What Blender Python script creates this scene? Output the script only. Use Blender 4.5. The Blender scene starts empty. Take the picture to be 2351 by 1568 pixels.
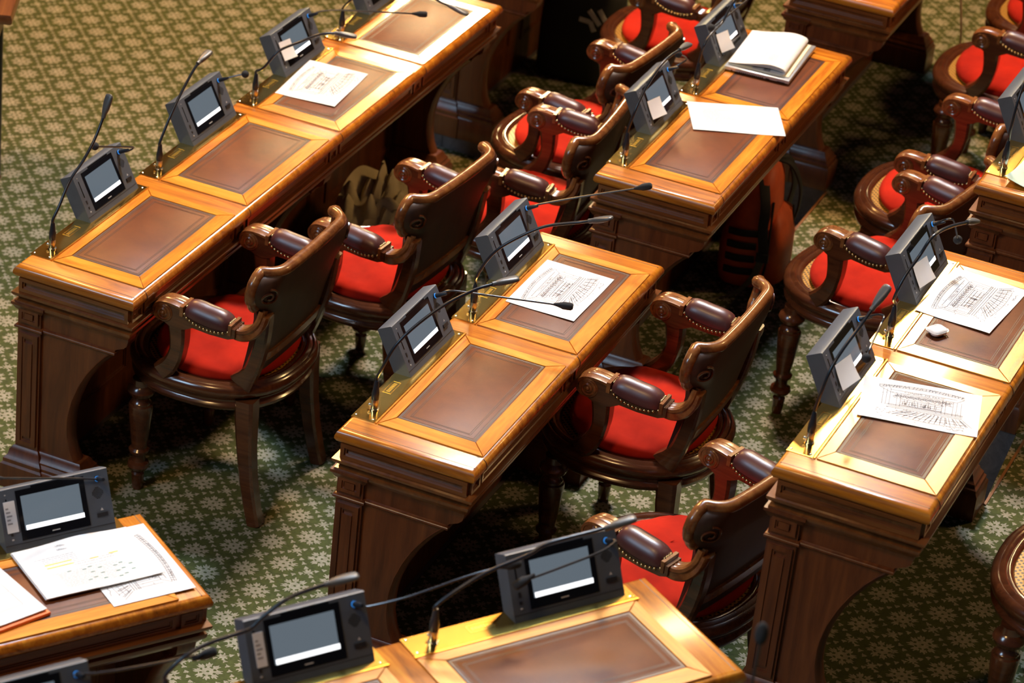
import bpy, bmesh, math, random
from math import sin, cos, pi, radians, sqrt
from mathutils import Vector, Matrix

scene = bpy.context.scene
C = scene.collection
random.seed(7)

# ------------------------------------------------------------------ camera
cam_d = bpy.data.cameras.new('camera')
cam = bpy.data.objects.new('camera', cam_d)
C.objects.link(cam)
cam.matrix_world = (Matrix.Translation((0, 0, 5.013)) @ Matrix.Rotation(radians(90 - 29.17), 4, 'X')
                    @ Matrix.Rotation(radians(6.504), 4, 'Z'))
cam_d.sensor_width = 36.0
cam_d.lens = 107.89
cam_d.clip_end = 200
cam_d.dof.use_dof = True
cam_d.dof.focus_distance = 8.35
cam_d.dof.aperture_fstop = 4.5
scene.camera = cam

# ------------------------------------------------------------------ light
scene.view_settings.view_transform = 'Standard'
scene.view_settings.look = 'None'
scene.view_settings.gamma = 1.0
scene.view_settings.use_curve_mapping = False
scene.view_settings.exposure = 0.08

w = bpy.data.worlds.new('hall')
scene.world = w
w.use_nodes = True
w.node_tree.nodes['Background'].inputs['Color'].default_value = (0.30, 0.42, 0.62, 1)
w.node_tree.nodes['Background'].inputs['Strength'].default_value = 0.04


def area(name, loc, target, sx, sy, power, col, disk=False):
    d = bpy.data.lights.new(name, 'AREA')
    d.shape = 'ELLIPSE' if disk else 'RECTANGLE'
    d.size, d.size_y = sx, sy
    d.energy = power
    d.color = col
    o = bpy.data.objects.new(name, d)
    C.objects.link(o)
    o.location = loc
    o.rotation_euler = (Vector(target) - Vector(loc)).to_track_quat('-Z', 'Y').to_euler()
    return o


COOL = (0.50, 0.74, 1.0)
WARM = (1.0, 0.60, 0.24)
GOLD = (1.0, 0.74, 0.36)
area('window_far', (0.4, 15.2, 15.0), (-0.2, 6.3, 0.5), 3.2, 2.6, 195, COOL).data.spread = radians(42)
area('window_near_left', (-7.5, 1.0, 7.5), (-1.2, 6.6, 0.2), 2.6, 3.6, 450, COOL)
area('chandelier_near', (-2.6, 3.2, 7.8), (-0.4, 7.2, 0.4), 1.1, 1.1, 150, WARM, True)
area('chandelier_far', (-0.42, 17.0, 3.70), (-0.25, 9.8, 0.75), 0.95, 0.80, 3.4, GOLD, True).data.spread = radians(17)
area('chandelier_right', (2.02, 14.0, 5.1), (1.15, 6.9, 1.25), 0.75, 1.1, 2.0, GOLD, True).data.spread = radians(18)
area('chandelier_left', (-3.4, 12.6, 6.0), (-2.0, 10.4, 0), 1.0, 1.0, 320, (1.0, 0.52, 0.15), True)
area('chandelier_centre', (0.4, 12.0, 7.8), (0.3, 8.2, 0.5), 1.2, 1.2, 690, WARM, True)
area('fill_side', (6.0, 10.5, 6.0), (0.4, 8.6, 0.3), 1.0, 1.0, 140, WARM, True)  # added fill light from the right, brightens coat and backpack under the desks

# ------------------------------------------------------------------ materials
M = {}


class NT:
    def __init__(s, name):
        m = bpy.data.materials.new(name)
        m.use_nodes = True
        s.m = m
        s.t = m.node_tree
        s.b = s.t.nodes['Principled BSDF']
        M[name] = m

    def n(s, typ, **kw):
        x = s.t.nodes.new(typ)
        for k, v in kw.items():
            setattr(x, k, v)
        return x

    def put(s, sock, v):
        if hasattr(v, 'is_linked') or isinstance(v, bpy.types.NodeSocket):
            s.t.links.new(v, sock)
        else:
            sock.default_value = v

    def math(s, op, a, b=0.0, c=None):
        x = s.n('ShaderNodeMath', operation=op)
        s.put(x.inputs[0], a)
        s.put(x.inputs[1], b)
        if c is not None:
            s.put(x.inputs[2], c)
        return x.outputs[0]

    def noise(s, vec, scale, detail=3.0, rough=0.55, dist=0.0):
        x = s.n('ShaderNodeTexNoise')
        s.put(x.inputs['Vector'], vec)
        x.inputs['Scale'].default_value = scale
        x.inputs['Detail'].default_value = detail
        x.inputs['Roughness'].default_value = rough
        x.inputs['Distortion'].default_value = dist
        return x.outputs['Fac']

    def ramp(s, fac, stops):
        x = s.n('ShaderNodeValToRGB')
        s.put(x.inputs[0], fac)
        e = x.color_ramp.elements
        while len(e) < len(stops):
            e.new(0.5)
        for el, (p, c) in zip(e, stops):
            el.position = p
            el.color = (*c, 1)
        return x.outputs['Color']

    def mix(s, fac, a, b, mode='MIX'):
        x = s.n('ShaderNodeMix', data_type='RGBA', blend_type=mode)
        s.put(x.inputs[0], fac)
        for i, v in ((6, a), (7, b)):
            s.put(x.inputs[i], (*v, 1) if isinstance(v, tuple) and len(v) == 3 else v)
        return x.outputs[2]

    def coords(s, scale=(1, 1, 1)):
        tc = s.n('ShaderNodeTexCoord')
        oi = s.n('ShaderNodeObjectInfo')
        mp = s.n('ShaderNodeMapping')
        mp.inputs['Scale'].default_value = scale
        s.t.links.new(tc.outputs['Object'], mp.inputs['Vector'])
        add = s.n('ShaderNodeVectorMath', operation='ADD')
        s.t.links.new(mp.outputs[0], add.inputs[0])
        s.t.links.new(s.math('MULTIPLY', oi.outputs['Random'], 37.0), add.inputs[1])
        return add.outputs[0]

    def bump(s, h, strength, dist=0.002):
        x = s.n('ShaderNodeBump')
        x.inputs['Strength'].default_value = strength
        x.inputs['Distance'].default_value = dist
        s.put(x.inputs['Height'], h)
        s.t.links.new(x.outputs[0], s.b.inputs['Normal'])

    def set(s, **kw):
        for k, v in kw.items():
            k = k.replace('_', ' ')
            s.put(s.b.inputs[k], (*v, 1) if isinstance(v, tuple) and len(v) == 3 else v)


def wood(name, dark, mid, light, axis, rough=0.3, coat=0.3, wear=None, fine=70):
    t = NT(name)
    sc = [14.0, 14.0, 14.0]
    sc['xyz'.index(axis)] = 1.3
    v = t.coords(tuple(sc))
    f = t.noise(v, 1.6, 5, 0.6, 1.2)
    g = t.noise(v, 9.0, 3, 0.7)
    fac = t.math('ADD', t.math('MULTIPLY', f, 0.75), t.math('MULTIPLY', g, 0.25))
    col = t.ramp(fac, [(0.30, dark), (0.5, mid), (0.72, light)])
    if wear:
        tc = t.n('ShaderNodeTexCoord')
        wv = t.noise(tc.outputs['Object'], 22, 4, 0.65)
        wf = t.ramp(wv, [(0.42, (0, 0, 0)), (0.68, (1, 1, 1))])
        col = t.mix(wf, col, wear)
    t.set(Base_Color=col, Roughness=rough, Coat_Weight=coat, Coat_Roughness=0.12)
    t.bump(g, 0.06, 0.0006)
    return t


wood('top_wood', (0.32, 0.082, 0.006), (0.62, 0.21, 0.013), (0.80, 0.36, 0.038), 'y', 0.27, 0.3)
wood('top_wood_cross', (0.34, 0.09, 0.006), (0.64, 0.225, 0.014), (0.82, 0.39, 0.042), 'x', 0.27, 0.3)
wood('divider_wood', (0.14, 0.036, 0.004), (0.44, 0.135, 0.009), (0.66, 0.27, 0.022), 'x', 0.27, 0.3)
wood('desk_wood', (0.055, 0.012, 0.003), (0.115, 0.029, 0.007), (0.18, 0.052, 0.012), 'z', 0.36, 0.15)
wood('frieze_wood', (0.075, 0.022, 0.006), (0.15, 0.046, 0.011), (0.23, 0.08, 0.019), 'y', 0.28, 0.35)
wood('frieze_wood_cross', (0.075, 0.022, 0.006), (0.15, 0.046, 0.011), (0.23, 0.08, 0.019), 'x', 0.28, 0.35)
wood('chair_wood', (0.035, 0.009, 0.0035), (0.075, 0.021, 0.007), (0.12, 0.037, 0.011), 'x', 0.22, 0.5)
wood('chair_rail_wood', (0.07, 0.020, 0.006), (0.14, 0.042, 0.011), (0.22, 0.075, 0.018), 'y', 0.26, 0.35, (0.27, 0.105, 0.028))
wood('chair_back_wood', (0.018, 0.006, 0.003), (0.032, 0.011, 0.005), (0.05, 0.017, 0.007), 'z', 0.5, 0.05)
wood('board_grey', (0.05, 0.045, 0.045), (0.08, 0.07, 0.07), (0.12, 0.105, 0.10), 'y', 0.6, 0.0)
wood('nosing_wood', (0.12, 0.05, 0.02), (0.2, 0.09, 0.035), (0.3, 0.15, 0.06), 'y', 0.4, 0.1)


def leather(name, a, b, rough, scale, bump, coat=0.0):
    t = NT(name)
    v = t.coords()
    f = t.noise(v, 9, 5, 0.6)
    t.set(Base_Color=t.ramp(f, [(0.3, a), (0.7, b)]), Coat_Weight=coat, Coat_Roughness=0.15)
    g = t.noise(v, scale, 3, 0.6)
    t.set(Roughness=t.math('MULTIPLY_ADD', f, 0.06, rough - 0.03))
    t.bump(g, bump, 0.001)


leather('desk_leather', (0.105, 0.029, 0.010), (0.17, 0.052, 0.016), 0.44, 420, 0.3, 0.0)
M['desk_leather'].node_tree.nodes['Principled BSDF'].inputs['Specular IOR Level'].default_value = 0.2
leather('border_leather', (0.028, 0.011, 0.008), (0.05, 0.02, 0.012), 0.4, 500, 0.3)
leather('pad_leather', (0.065, 0.020, 0.019), (0.11, 0.034, 0.030), 0.36, 600, 0.12, 0.05)
leather('back_leather', (0.06, 0.035, 0.06), (0.10, 0.055, 0.085), 0.3, 600, 0.12, 0.2)

t = NT('red_velvet')
v = t.coords()
f = t.noise(v, 7, 4, 0.6)
t.set(Base_Color=t.ramp(f, [(0.3, (0.30, 0.009, 0.002)), (0.75, (0.50, 0.018, 0.004))]), Roughness=0.9, Specular_IOR_Level=0.15,
      Sheen_Weight=0.12, Sheen_Roughness=0.4, Sheen_Tint=(1.0, 0.15, 0.05))
t.bump(t.noise(v, 900, 2), 0.1, 0.0005)

t = NT('cane')
tc = t.n('ShaderNodeTexCoord')
sx = t.n('ShaderNodeSeparateXYZ')
t.t.links.new(tc.outputs['Object'], sx.inputs[0])
k = 2 * pi / 0.0125
a = t.math('SINE', t.math('MULTIPLY', t.math('ADD', sx.outputs[0], sx.outputs[1]), k * 0.7))
b = t.math('SINE', t.math('MULTIPLY', t.math('SUBTRACT', sx.outputs[0], sx.outputs[1]), k * 0.7))
h = t.math('GREATER_THAN', t.math('MULTIPLY', t.math('ADD', a, 1.0), t.math('ADD', b, 1.0)), 1.25)
t.set(Base_Color=t.mix(h, (0.50, 0.24, 0.022), (0.03, 0.012, 0.003)), Roughness=0.45)
t.bump(t.math('SUBTRACT', 1.0, h), 0.6, 0.002)


def plain(name, col, rough=0.5, metal=0.0, emis=None, es=0.0, coat=0.0, noise=0.06, alpha=None):
    t = NT(name)
    v = t.coords()
    f = t.noise(v, 30, 3)
    lo = tuple(c * (1 - noise) for c in col)
    hi = tuple(min(1, c * (1 + noise)) for c in col)
    t.set(Base_Color=t.ramp(f, [(0.3, lo), (0.7, hi)]), Roughness=rough, Metallic=metal, Coat_Weight=coat)
    if emis:
        t.set(Emission_Color=emis, Emission_Strength=es)
    return t


plain('brass', (0.80, 0.50, 0.13), 0.16, 1.0)
plain('brass_line', (0.75, 0.42, 0.08), 0.25, 1.0)
plain('nail_brass', (0.62, 0.45, 0.22), 0.25, 1.0)
plain('steel', (0.72, 0.70, 0.66), 0.2, 1.0)
plain('plastic', (0.075, 0.090, 0.112), 0.40)
plain('plastic_dark', (0.016, 0.016, 0.018), 0.4)
plain('mic_black', (0.014, 0.019, 0.028), 0.28)
plain('mic_grey', (0.085, 0.085, 0.085), 0.38)
plain('foam', (0.022, 0.023, 0.026), 0.95)
plain('glass_black', (0.006, 0.006, 0.008), 0.06)
plain('screen', (0.02, 0.025, 0.03), 0.08, emis=(0.40, 0.50, 0.60), es=0.26)
plain('screen_bar', (0.8, 0.8, 0.8), 0.3, emis=(0.92, 0.96, 1.0), es=1.5)
plain('icon_white', (0.5, 0.5, 0.5), 0.5)
plain('led_blue', (0.02, 0.15, 0.5), 0.3, emis=(0.05, 0.35, 1.0), es=0.6)
plain('paper', (0.70, 0.70, 0.70), 0.8, noise=0.012)
plain('paper_green', (0.46, 0.62, 0.55), 0.75, noise=0.02)
plain('paper_cream', (0.80, 0.72, 0.52), 0.75, noise=0.02)
plain('orange_card', (0.85, 0.20, 0.05), 0.6, noise=0.03)
plain('pencil', (0.085, 0.08, 0.09), 0.9)
plain('print_grey', (0.26, 0.255, 0.26), 0.9)
plain('print_dark', (0.09, 0.09, 0.10), 0.8)
plain('marker_yellow', (0.85, 0.60, 0.06), 0.7)
plain('marker_green', (0.04, 0.20, 0.15), 0.7)
plain('white_gloss', (0.82, 0.83, 0.85), 0.12, coat=0.5, noise=0.01)
plain('laptop_silver', (0.62, 0.64, 0.67), 0.3, 0.7)
plain('black_web', (0.012, 0.013, 0.012), 0.7)
plain('olive_web', (0.09, 0.085, 0.055), 0.8)
plain('white_print', (0.75, 0.72, 0.66), 0.7)
plain('cable', (0.45, 0.36, 0.24), 0.5)

t = NT('backpack_orange')
v = t.coords()
f = t.noise(v, 14, 4)
t.set(Base_Color=t.ramp(f, [(0.3, (0.55, 0.085, 0.02)), (0.7, (0.75, 0.13, 0.03))]), Roughness=0.6)
t.bump(t.noise(v, 700, 2), 0.15, 0.0008)
t = NT('beige_cotton')
v = t.coords()
f = t.noise(v, 11, 4)
t.set(Base_Color=t.ramp(f, [(0.3, (0.48, 0.40, 0.22)), (0.7, (0.66, 0.56, 0.34))]), Roughness=0.85)
t.bump(t.noise(v, 26, 4), 0.5, 0.006)

# carpet: woven maple leaf rosettes on a square lattice, chains of small leaves between them
t = NT('carpet')
tc = t.n('ShaderNodeTexCoord')
sep = t.n('ShaderNodeSeparateXYZ')
wob = t.n('ShaderNodeTexNoise')
wob.inputs['Scale'].default_value = 95
wob.inputs['Detail'].default_value = 2.0
t.t.links.new(tc.outputs['Object'], wob.inputs['Vector'])
sub = t.n('ShaderNodeVectorMath', operation='SUBTRACT')
t.t.links.new(wob.outputs['Color'], sub.inputs[0])
sub.inputs[1].default_value = (0.5, 0.5, 0.5)
scl = t.n('ShaderNodeVectorMath', operation='SCALE')
t.t.links.new(sub.outputs[0], scl.inputs[0])
scl.inputs['Scale'].default_value = 0.008
addv = t.n('ShaderNodeVectorMath', operation='ADD')
t.t.links.new(tc.outputs['Object'], addv.inputs[0])
t.t.links.new(scl.outputs[0], addv.inputs[1])
t.t.links.new(addv.outputs[0], sep.inputs[0])
ang = radians(23.0)
CELL = 0.1182
px = t.math('SUBTRACT', sep.outputs[0], -0.824)
py = t.math('SUBTRACT', sep.outputs[1], 7.593)
ca, sa = cos(ang) / CELL, sin(ang) / CELL
A = t.math('ADD', t.math('MULTIPLY', px, ca), t.math('MULTIPLY', py, sa))
B = t.math('ADD', t.math('MULTIPLY', px, -sa), t.math('MULTIPLY', py, ca))


def wrap(x, n=1.0):
    y = t.math('ADD', t.math('MULTIPLY', x, n) if n != 1.0 else x, 0.5)
    return t.math('SUBTRACT', t.math('FRACT', y), 0.5)


def polar(x, y):
    r = t.math('SQRT', t.math('ADD', t.math('MULTIPLY', x, x), t.math('MULTIPLY', y, y)))
    return r, t.math('ARCTAN2', y, x)


def less(a_, b_):
    return t.math('LESS_THAN', a_, b_)


na, nb = wrap(A), wrap(B)
ca_, cb_ = wrap(t.math('ADD', A, 0.5)), wrap(t.math('ADD', B, 0.5))
r, th = polar(ca_, cb_)
c4 = t.math('SQRT', t.math('ABSOLUTE', t.math('COSINE', t.math('MULTIPLY', t.math('ADD', th, 0.39), 4.0))))
c14 = t.math('COSINE', t.math('MULTIPLY', th, 26.0))
lim = t.math('ADD', t.math('MULTIPLY_ADD', c4, 0.19, 0.145), t.math('MULTIPLY', c14, 0.035))
big = less(r, lim)
hole_r = t.math('ABSOLUTE', t.math('SUBTRACT', r, 0.175))
hole = t.math('MULTIPLY', less(hole_r, 0.028), t.math('GREATER_THAN', t.math('COSINE', t.math('MULTIPLY', th, 8.0)), -0.15))
hole2 = less(r, 0.035)
big = t.math('MULTIPLY', big, t.math('SUBTRACT', 1.0, t.math('MAXIMUM', hole, hole2)))
r2, th2 = polar(na, nb)
lim2 = t.math('MULTIPLY_ADD', t.math('COSINE', t.math('MULTIPLY', th2, 7.0)), 0.04, 0.105)
lim2 = t.math('ADD', lim2, t.math('MULTIPLY', t.math('COSINE', t.math('MULTIPLY', th2, 19.0)), 0.018))
node = less(r2, lim2)


def chain(along, across):
    u5 = wrap(along, 5.0)
    w5 = t.math('MULTIPLY', across, 5.0)
    rr, tt = polar(u5, w5)
    ll = t.math('MULTIPLY_ADD', t.math('COSINE', t.math('MULTIPLY', tt, 3.0)), 0.08, 0.26)
    ll = t.math('ADD', ll, t.math('MULTIPLY', t.math('COSINE', t.math('MULTIPLY', tt, 9.0)), 0.04))
    return t.math('MULTIPLY', less(rr, ll), less(t.math('ABSOLUTE', across), 0.09))


leafm = t.math('MAXIMUM', t.math('MAXIMUM', big, node), t.math('MAXIMUM', chain(A, nb), chain(B, na)))
n1 = t.noise(tc.outputs['Object'], 60, 3)
n2 = t.noise(tc.outputs['Object'], 1400, 2)
green = t.ramp(n1, [(0.3, (0.034, 0.042, 0.005)), (0.7, (0.058, 0.070, 0.010))])
lf = t.ramp(n1, [(0.3, (0.20, 0.185, 0.125)), (0.7, (0.30, 0.275, 0.20))])
t.set(Base_Color=t.mix(leafm, green, lf), Roughness=0.95)
t.bump(n2, 0.3, 0.002)


# ------------------------------------------------------------------ mesh helpers
class MB:
    def __init__(s):
        s.v, s.f = [], []

    def add(s, vs, fs):
        o = len(s.v)
        s.v += [tuple(p) for p in vs]
        s.f += [tuple(i + o for i in f) for f in fs]
        return s

    def box(s, x0, x1, y0, y1, z0, z1):
        p = [(x, y, z) for x in (x0, x1) for y in (y0, y1) for z in (z0, z1)]
        return s.add(p, [(0, 1, 3, 2), (4, 6, 7, 5), (0, 4, 5, 1), (2, 3, 7, 6), (0, 2, 6, 4), (1, 5, 7, 3)])

    def loft(s, rings, cap0=True, cap1=True, closed=True):
        n = len(rings[0])
        vs = [p for r_ in rings for p in r_]
        fs = []
        for i in range(len(rings) - 1):
            for j in range(n if closed else n - 1):
                k_ = (j + 1) % n
                fs.append((i * n + j, i * n + k_, (i + 1) * n + k_, (i + 1) * n + j))
        if cap0:
            fs.append(tuple(range(n - 1, -1, -1)))
        if cap1:
            fs.append(tuple((len(rings) - 1) * n + j for j in range(n)))
        return s.add(vs, fs)

    def frustum(s, x0, x1, y0, y1, prof):
        """stacked rectangles: prof = [(inset, z), ...]"""
        return s.loft([[(x0 + i, y0 + i, z), (x1 - i, y0 + i, z), (x1 - i, y1 - i, z), (x0 + i, y1 - i, z)] for i, z in prof])

    def prism(s, poly, axis, a0, a1):
        """poly in the two other axes (in xyz order), extruded along axis"""
        def P(p, a_):
            return (a_, p[0], p[1]) if axis == 'x' else (p[0], a_, p[1]) if axis == 'y' else (p[0], p[1], a_)
        return s.loft([[P(p, a0) for p in poly], [P(p, a1) for p in poly]])

    def tube(s, pts, rad, n=8, cap=True, sx=1.0):
        pts = [Vector(p) for p in pts]
        rs = rad if isinstance(rad, (list, tuple)) else [rad] * len(pts)
        rings = []
        up = None
        for i, p in enumerate(pts):
            d = (pts[min(i + 1, len(pts) - 1)] - pts[max(i - 1, 0)]).normalized()
            if up is None:
                up = Vector((0, 0, 1)) if abs(d.z) < 0.9 else Vector((1, 0, 0))
            a_ = d.cross(up)
            a_.normalize()
            b_ = a_.cross(d)
            up = b_
            rings.append([tuple(p + rs[i] * (sx * cos(2 * pi * j / n) * a_ + sin(2 * pi * j / n) * b_)) for j in range(n)])
        return s.loft(rings, cap, cap)

    def sweep(s, pts, wid, dep, lateral):
        """rectangular section along pts; lateral = fixed width axis; dep thickness in the bending plane"""
        pts = [Vector(p) for p in pts]
        lat = Vector(lateral)
        rings = []
        for i, p in enumerate(pts):
            d = (pts[min(i + 1, len(pts) - 1)] - pts[max(i - 1, 0)]).normalized()
            nrm = d.cross(lat).normalized()
            w_ = (wid[i] if isinstance(wid, (list, tuple)) else wid) / 2
            e_ = (dep[i] if isinstance(dep, (list, tuple)) else dep) / 2
            c_ = 0.3
            pr = [(-w_, -e_ * (1 - c_)), (-w_ * (1 - c_), -e_), (w_ * (1 - c_), -e_), (w_, -e_ * (1 - c_)),
                  (w_, e_ * (1 - c_)), (w_ * (1 - c_), e_), (-w_ * (1 - c_), e_), (-w_, e_ * (1 - c_))]
            rings.append([tuple(p + a_ * lat + b_ * nrm) for a_, b_ in pr])
        return s.loft(rings)

    def lathe(s, prof, cx=0, cy=0, n=18, axis='z', c=0.0):
        rings = []
        for r_, z in prof:
            ring = []
            for j in range(n):
                a_ = 2 * pi * j / n
                if axis == 'z':
                    ring.append((cx + r_ * cos(a_), cy + r_ * sin(a_), z))
                else:
                    ring.append((cx + r_ * cos(a_), z, cy - r_ * sin(a_)))
            rings.append(ring)
        return s.loft(rings)

    def ball(s, c, r_, n=8, m=5, sc=(1, 1, 1)):
        rings = []
        for i in range(m + 1):
            ph = -pi / 2 + pi * i / m
            rr = max(cos(ph), 0.02)
            rings.append([(c[0] + sc[0] * r_ * rr * cos(2 * pi * j / n), c[1] + sc[1] * r_ * rr * sin(2 * pi * j / n),
                           c[2] + sc[2] * r_ * sin(ph)) for j in range(n)])
        return s.loft(rings)

    def mesh(s, name, mat, angle=38, tf=None):
        me = bpy.data.meshes.new(name)
        me.from_pydata([tuple(tf @ Vector(p)) for p in s.v] if tf else s.v, [], s.f)
        me.materials.append(M[mat])
        bm = bmesh.new()
        bm.from_mesh(me)
        bmesh.ops.recalc_face_normals(bm, faces=bm.faces)
        bm.to_mesh(me)
        bm.free()
        for p in me.polygons:
            p.use_smooth = True
        me.set_sharp_from_angle(angle=radians(angle))
        return me

    def build(s, name, mat, parent=None, loc=None, angle=38):
        return link(name, s.mesh(name, mat, angle), parent, loc)


def link(name, me, parent=None, loc=None):
    o = bpy.data.objects.new(name, me)
    C.objects.link(o)
    if parent:
        o.parent = parent
    if loc:
        o.location = loc
    return o


def tag(o, label, cat, group=None, kind=None):
    if label:
        o['label'] = label
    if cat:
        o['category'] = cat
    if group:
        o['group'] = group
    if kind:
        o['kind'] = kind
    return o


def thing(name, label, cat, loc, rz=0.0, group=None):
    o = bpy.data.objects.new(name, None)
    o.empty_display_size = 0.1
    C.objects.link(o)
    o.location = loc
    o.rotation_euler = (0, 0, rz)
    return tag(o, label, cat, group)


def copy_tree(o, parent=None):
    c = o.copy()
    C.objects.link(c)
    c.parent = parent
    for ch in list(o.children):
        copy_tree(ch, c)
    return c


def smooth_path(pts, k=4):
    """Catmull-Rom"""
    P = [Vector(p) for p in pts]
    P = [P[0] * 2 - P[1]] + P + [P[-1] * 2 - P[-2]]
    out = []
    for i in range(1, len(P) - 2):
        for j in range(k):
            q = j / k
            a_, b_, c_, d_ = P[i - 1], P[i], P[i + 1], P[i + 2]
            out.append(0.5 * ((2 * b_) + (c_ - a_) * q + (2 * a_ - 5 * b_ + 4 * c_ - d_) * q * q + (3 * b_ - a_ - 3 * c_ + d_) * q ** 3))
    out.append(P[-2])
    return out


# ------------------------------------------------------------------ layout: desk frames (x = depth towards the seat, y = along the row)
FR = {'A': (-1.4546, 7.753, 0.0, 20.55, 4), 'B': (-0.4291, 6.786, 0.157, 20.453, 2), 'C': (0.6492, 6.2735, 0.507, 20.991, 2),
      'D': (0.1903, 8.4521, 0.166, 20.382, 2), 'E': (1.2642, 7.9601, 0.507, 20.991, 2), 'I': (0.8241, 10.1582, 0.166, 20.382, 2),
      'F': (-0.405, 10.5527, 0.0, 20.55, 2), 'G': (-2.4908, 5.1888, 0.157, 55.77, 3), 'H': (-1.2797, 4.6239, 0.507, 55.66, 3)}
HT, DD, WW, EE, SS = 0.75, 0.399, 0.63, 0.083, 0.0756


def LEN(n):
    return 2 * EE + n * WW - SS


def MX(k):
    x, y, z, yw, n = FR[k]
    return Matrix.Translation((x, y, z)) @ Matrix.Rotation(-radians(yw), 4, 'Z')


def WP(k, u, v_, z=0.0):
    return MX(k) @ Vector((v_, u, z))


def ROT(k):
    return -radians(FR[k][3])


# ------------------------------------------------------------------ floor tiers
def slab(name, pts, z0, z1, mat='carpet'):
    bm = bmesh.new()
    lo = [bm.verts.new((p[0], p[1], z0)) for p in pts]
    hi = [bm.verts.new((p[0], p[1], z1)) for p in pts]
    n = len(pts)
    top = bm.faces.new(hi)
    for i in range(n):
        bm.faces.new((lo[i], lo[(i + 1) % n], hi[(i + 1) % n], hi[i]))
    bmesh.ops.triangulate(bm, faces=[top])
    bmesh.ops.recalc_face_normals(bm, faces=bm.faces)
    me = bpy.data.meshes.new(name)
    bm.to_mesh(me)
    bm.free()
    me.materials.append(M[mat])
    me.materials.append(M['board_grey'])
    for p in me.polygons:
        p.material_index = 0 if p.normal.z > 0.5 else 1
    o = link(name, me)
    o['kind'] = 'structure'
    return o


fl = MB().add([(-14, -4, -0.06), (14, -4, -0.06), (14, 24, -0.06), (-14, 24, -0.06)], [(0, 1, 2, 3)]).build('floor', 'carpet')
fl['kind'] = 'structure'
wf = MB().box(-14, 14, 19.2, 19.4, -0.06, 15).build('wall_far', 'frieze_wood')
wf['kind'] = 'structure'
VE = 0.265
edge0 = [WP('F', 9, VE), WP('F', 0.05, VE), WP('A', LEN(4), VE), WP('A', 0.02, VE), WP('G', LEN(3) - 0.4, -1.0), WP('G', -4, -1.0)]
edge1 = [WP('I', 9, VE), WP('I', 0, VE), WP('D', LEN(2), VE), WP('D', 0, VE), WP('B', LEN(2), VE), WP('B', 0.02, VE), WP('G', LEN(3) - 0.02, VE), WP('G', -4, VE)]
edge2 = [WP('E', 9, VE), WP('E', 0, VE), WP('C', LEN(2), VE), WP('C', 0.02, VE), WP('H', LEN(3) - 0.02, VE), WP('H', -4, VE)]
for nm, ed, z0, z1 in (('floor.001', edge0, -0.3, 0.0), ('floor.002', edge1, -0.3, 0.160), ('floor.003', edge2, -0.3, 0.507)):
    slab(nm, [tuple(p[:2]) for p in ed] + [(-13, -3.9), (13.5, -3.9), (13.5, 22)], z0, z1)


def nosing(idx, k, u0, u1, z):
    p, q = WP(k, u0, VE), WP(k, u1, VE)
    m = MB().box(-0.002, 0.006, u0, u1, -0.012, 0.003)
    o = m.build('trim_%d' % idx, 'nosing_wood')
    o.matrix_world = MX(k) @ Matrix.Translation((VE, 0, 0))
    o.location.z = z
    o['kind'] = 'structure'


nosing(1, 'D', LEN(2) + 0.0, LEN(2) + 0.47, 0.160)
nosing(2, 'C', LEN(2) + 0.0, LEN(2) + 0.45, 0.507)


# ------------------------------------------------------------------ desks
PANEL_W = WW - SS            # 0.5544
PX0, PX1 = 0.083, 0.384      # writing panel depth range
LX0, LX1 = 0.1125, 0.3385    # leather depth range
LY0, LY1 = 0.054, 0.520      # leather range along the row, within the panel
SEAT = {}


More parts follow.
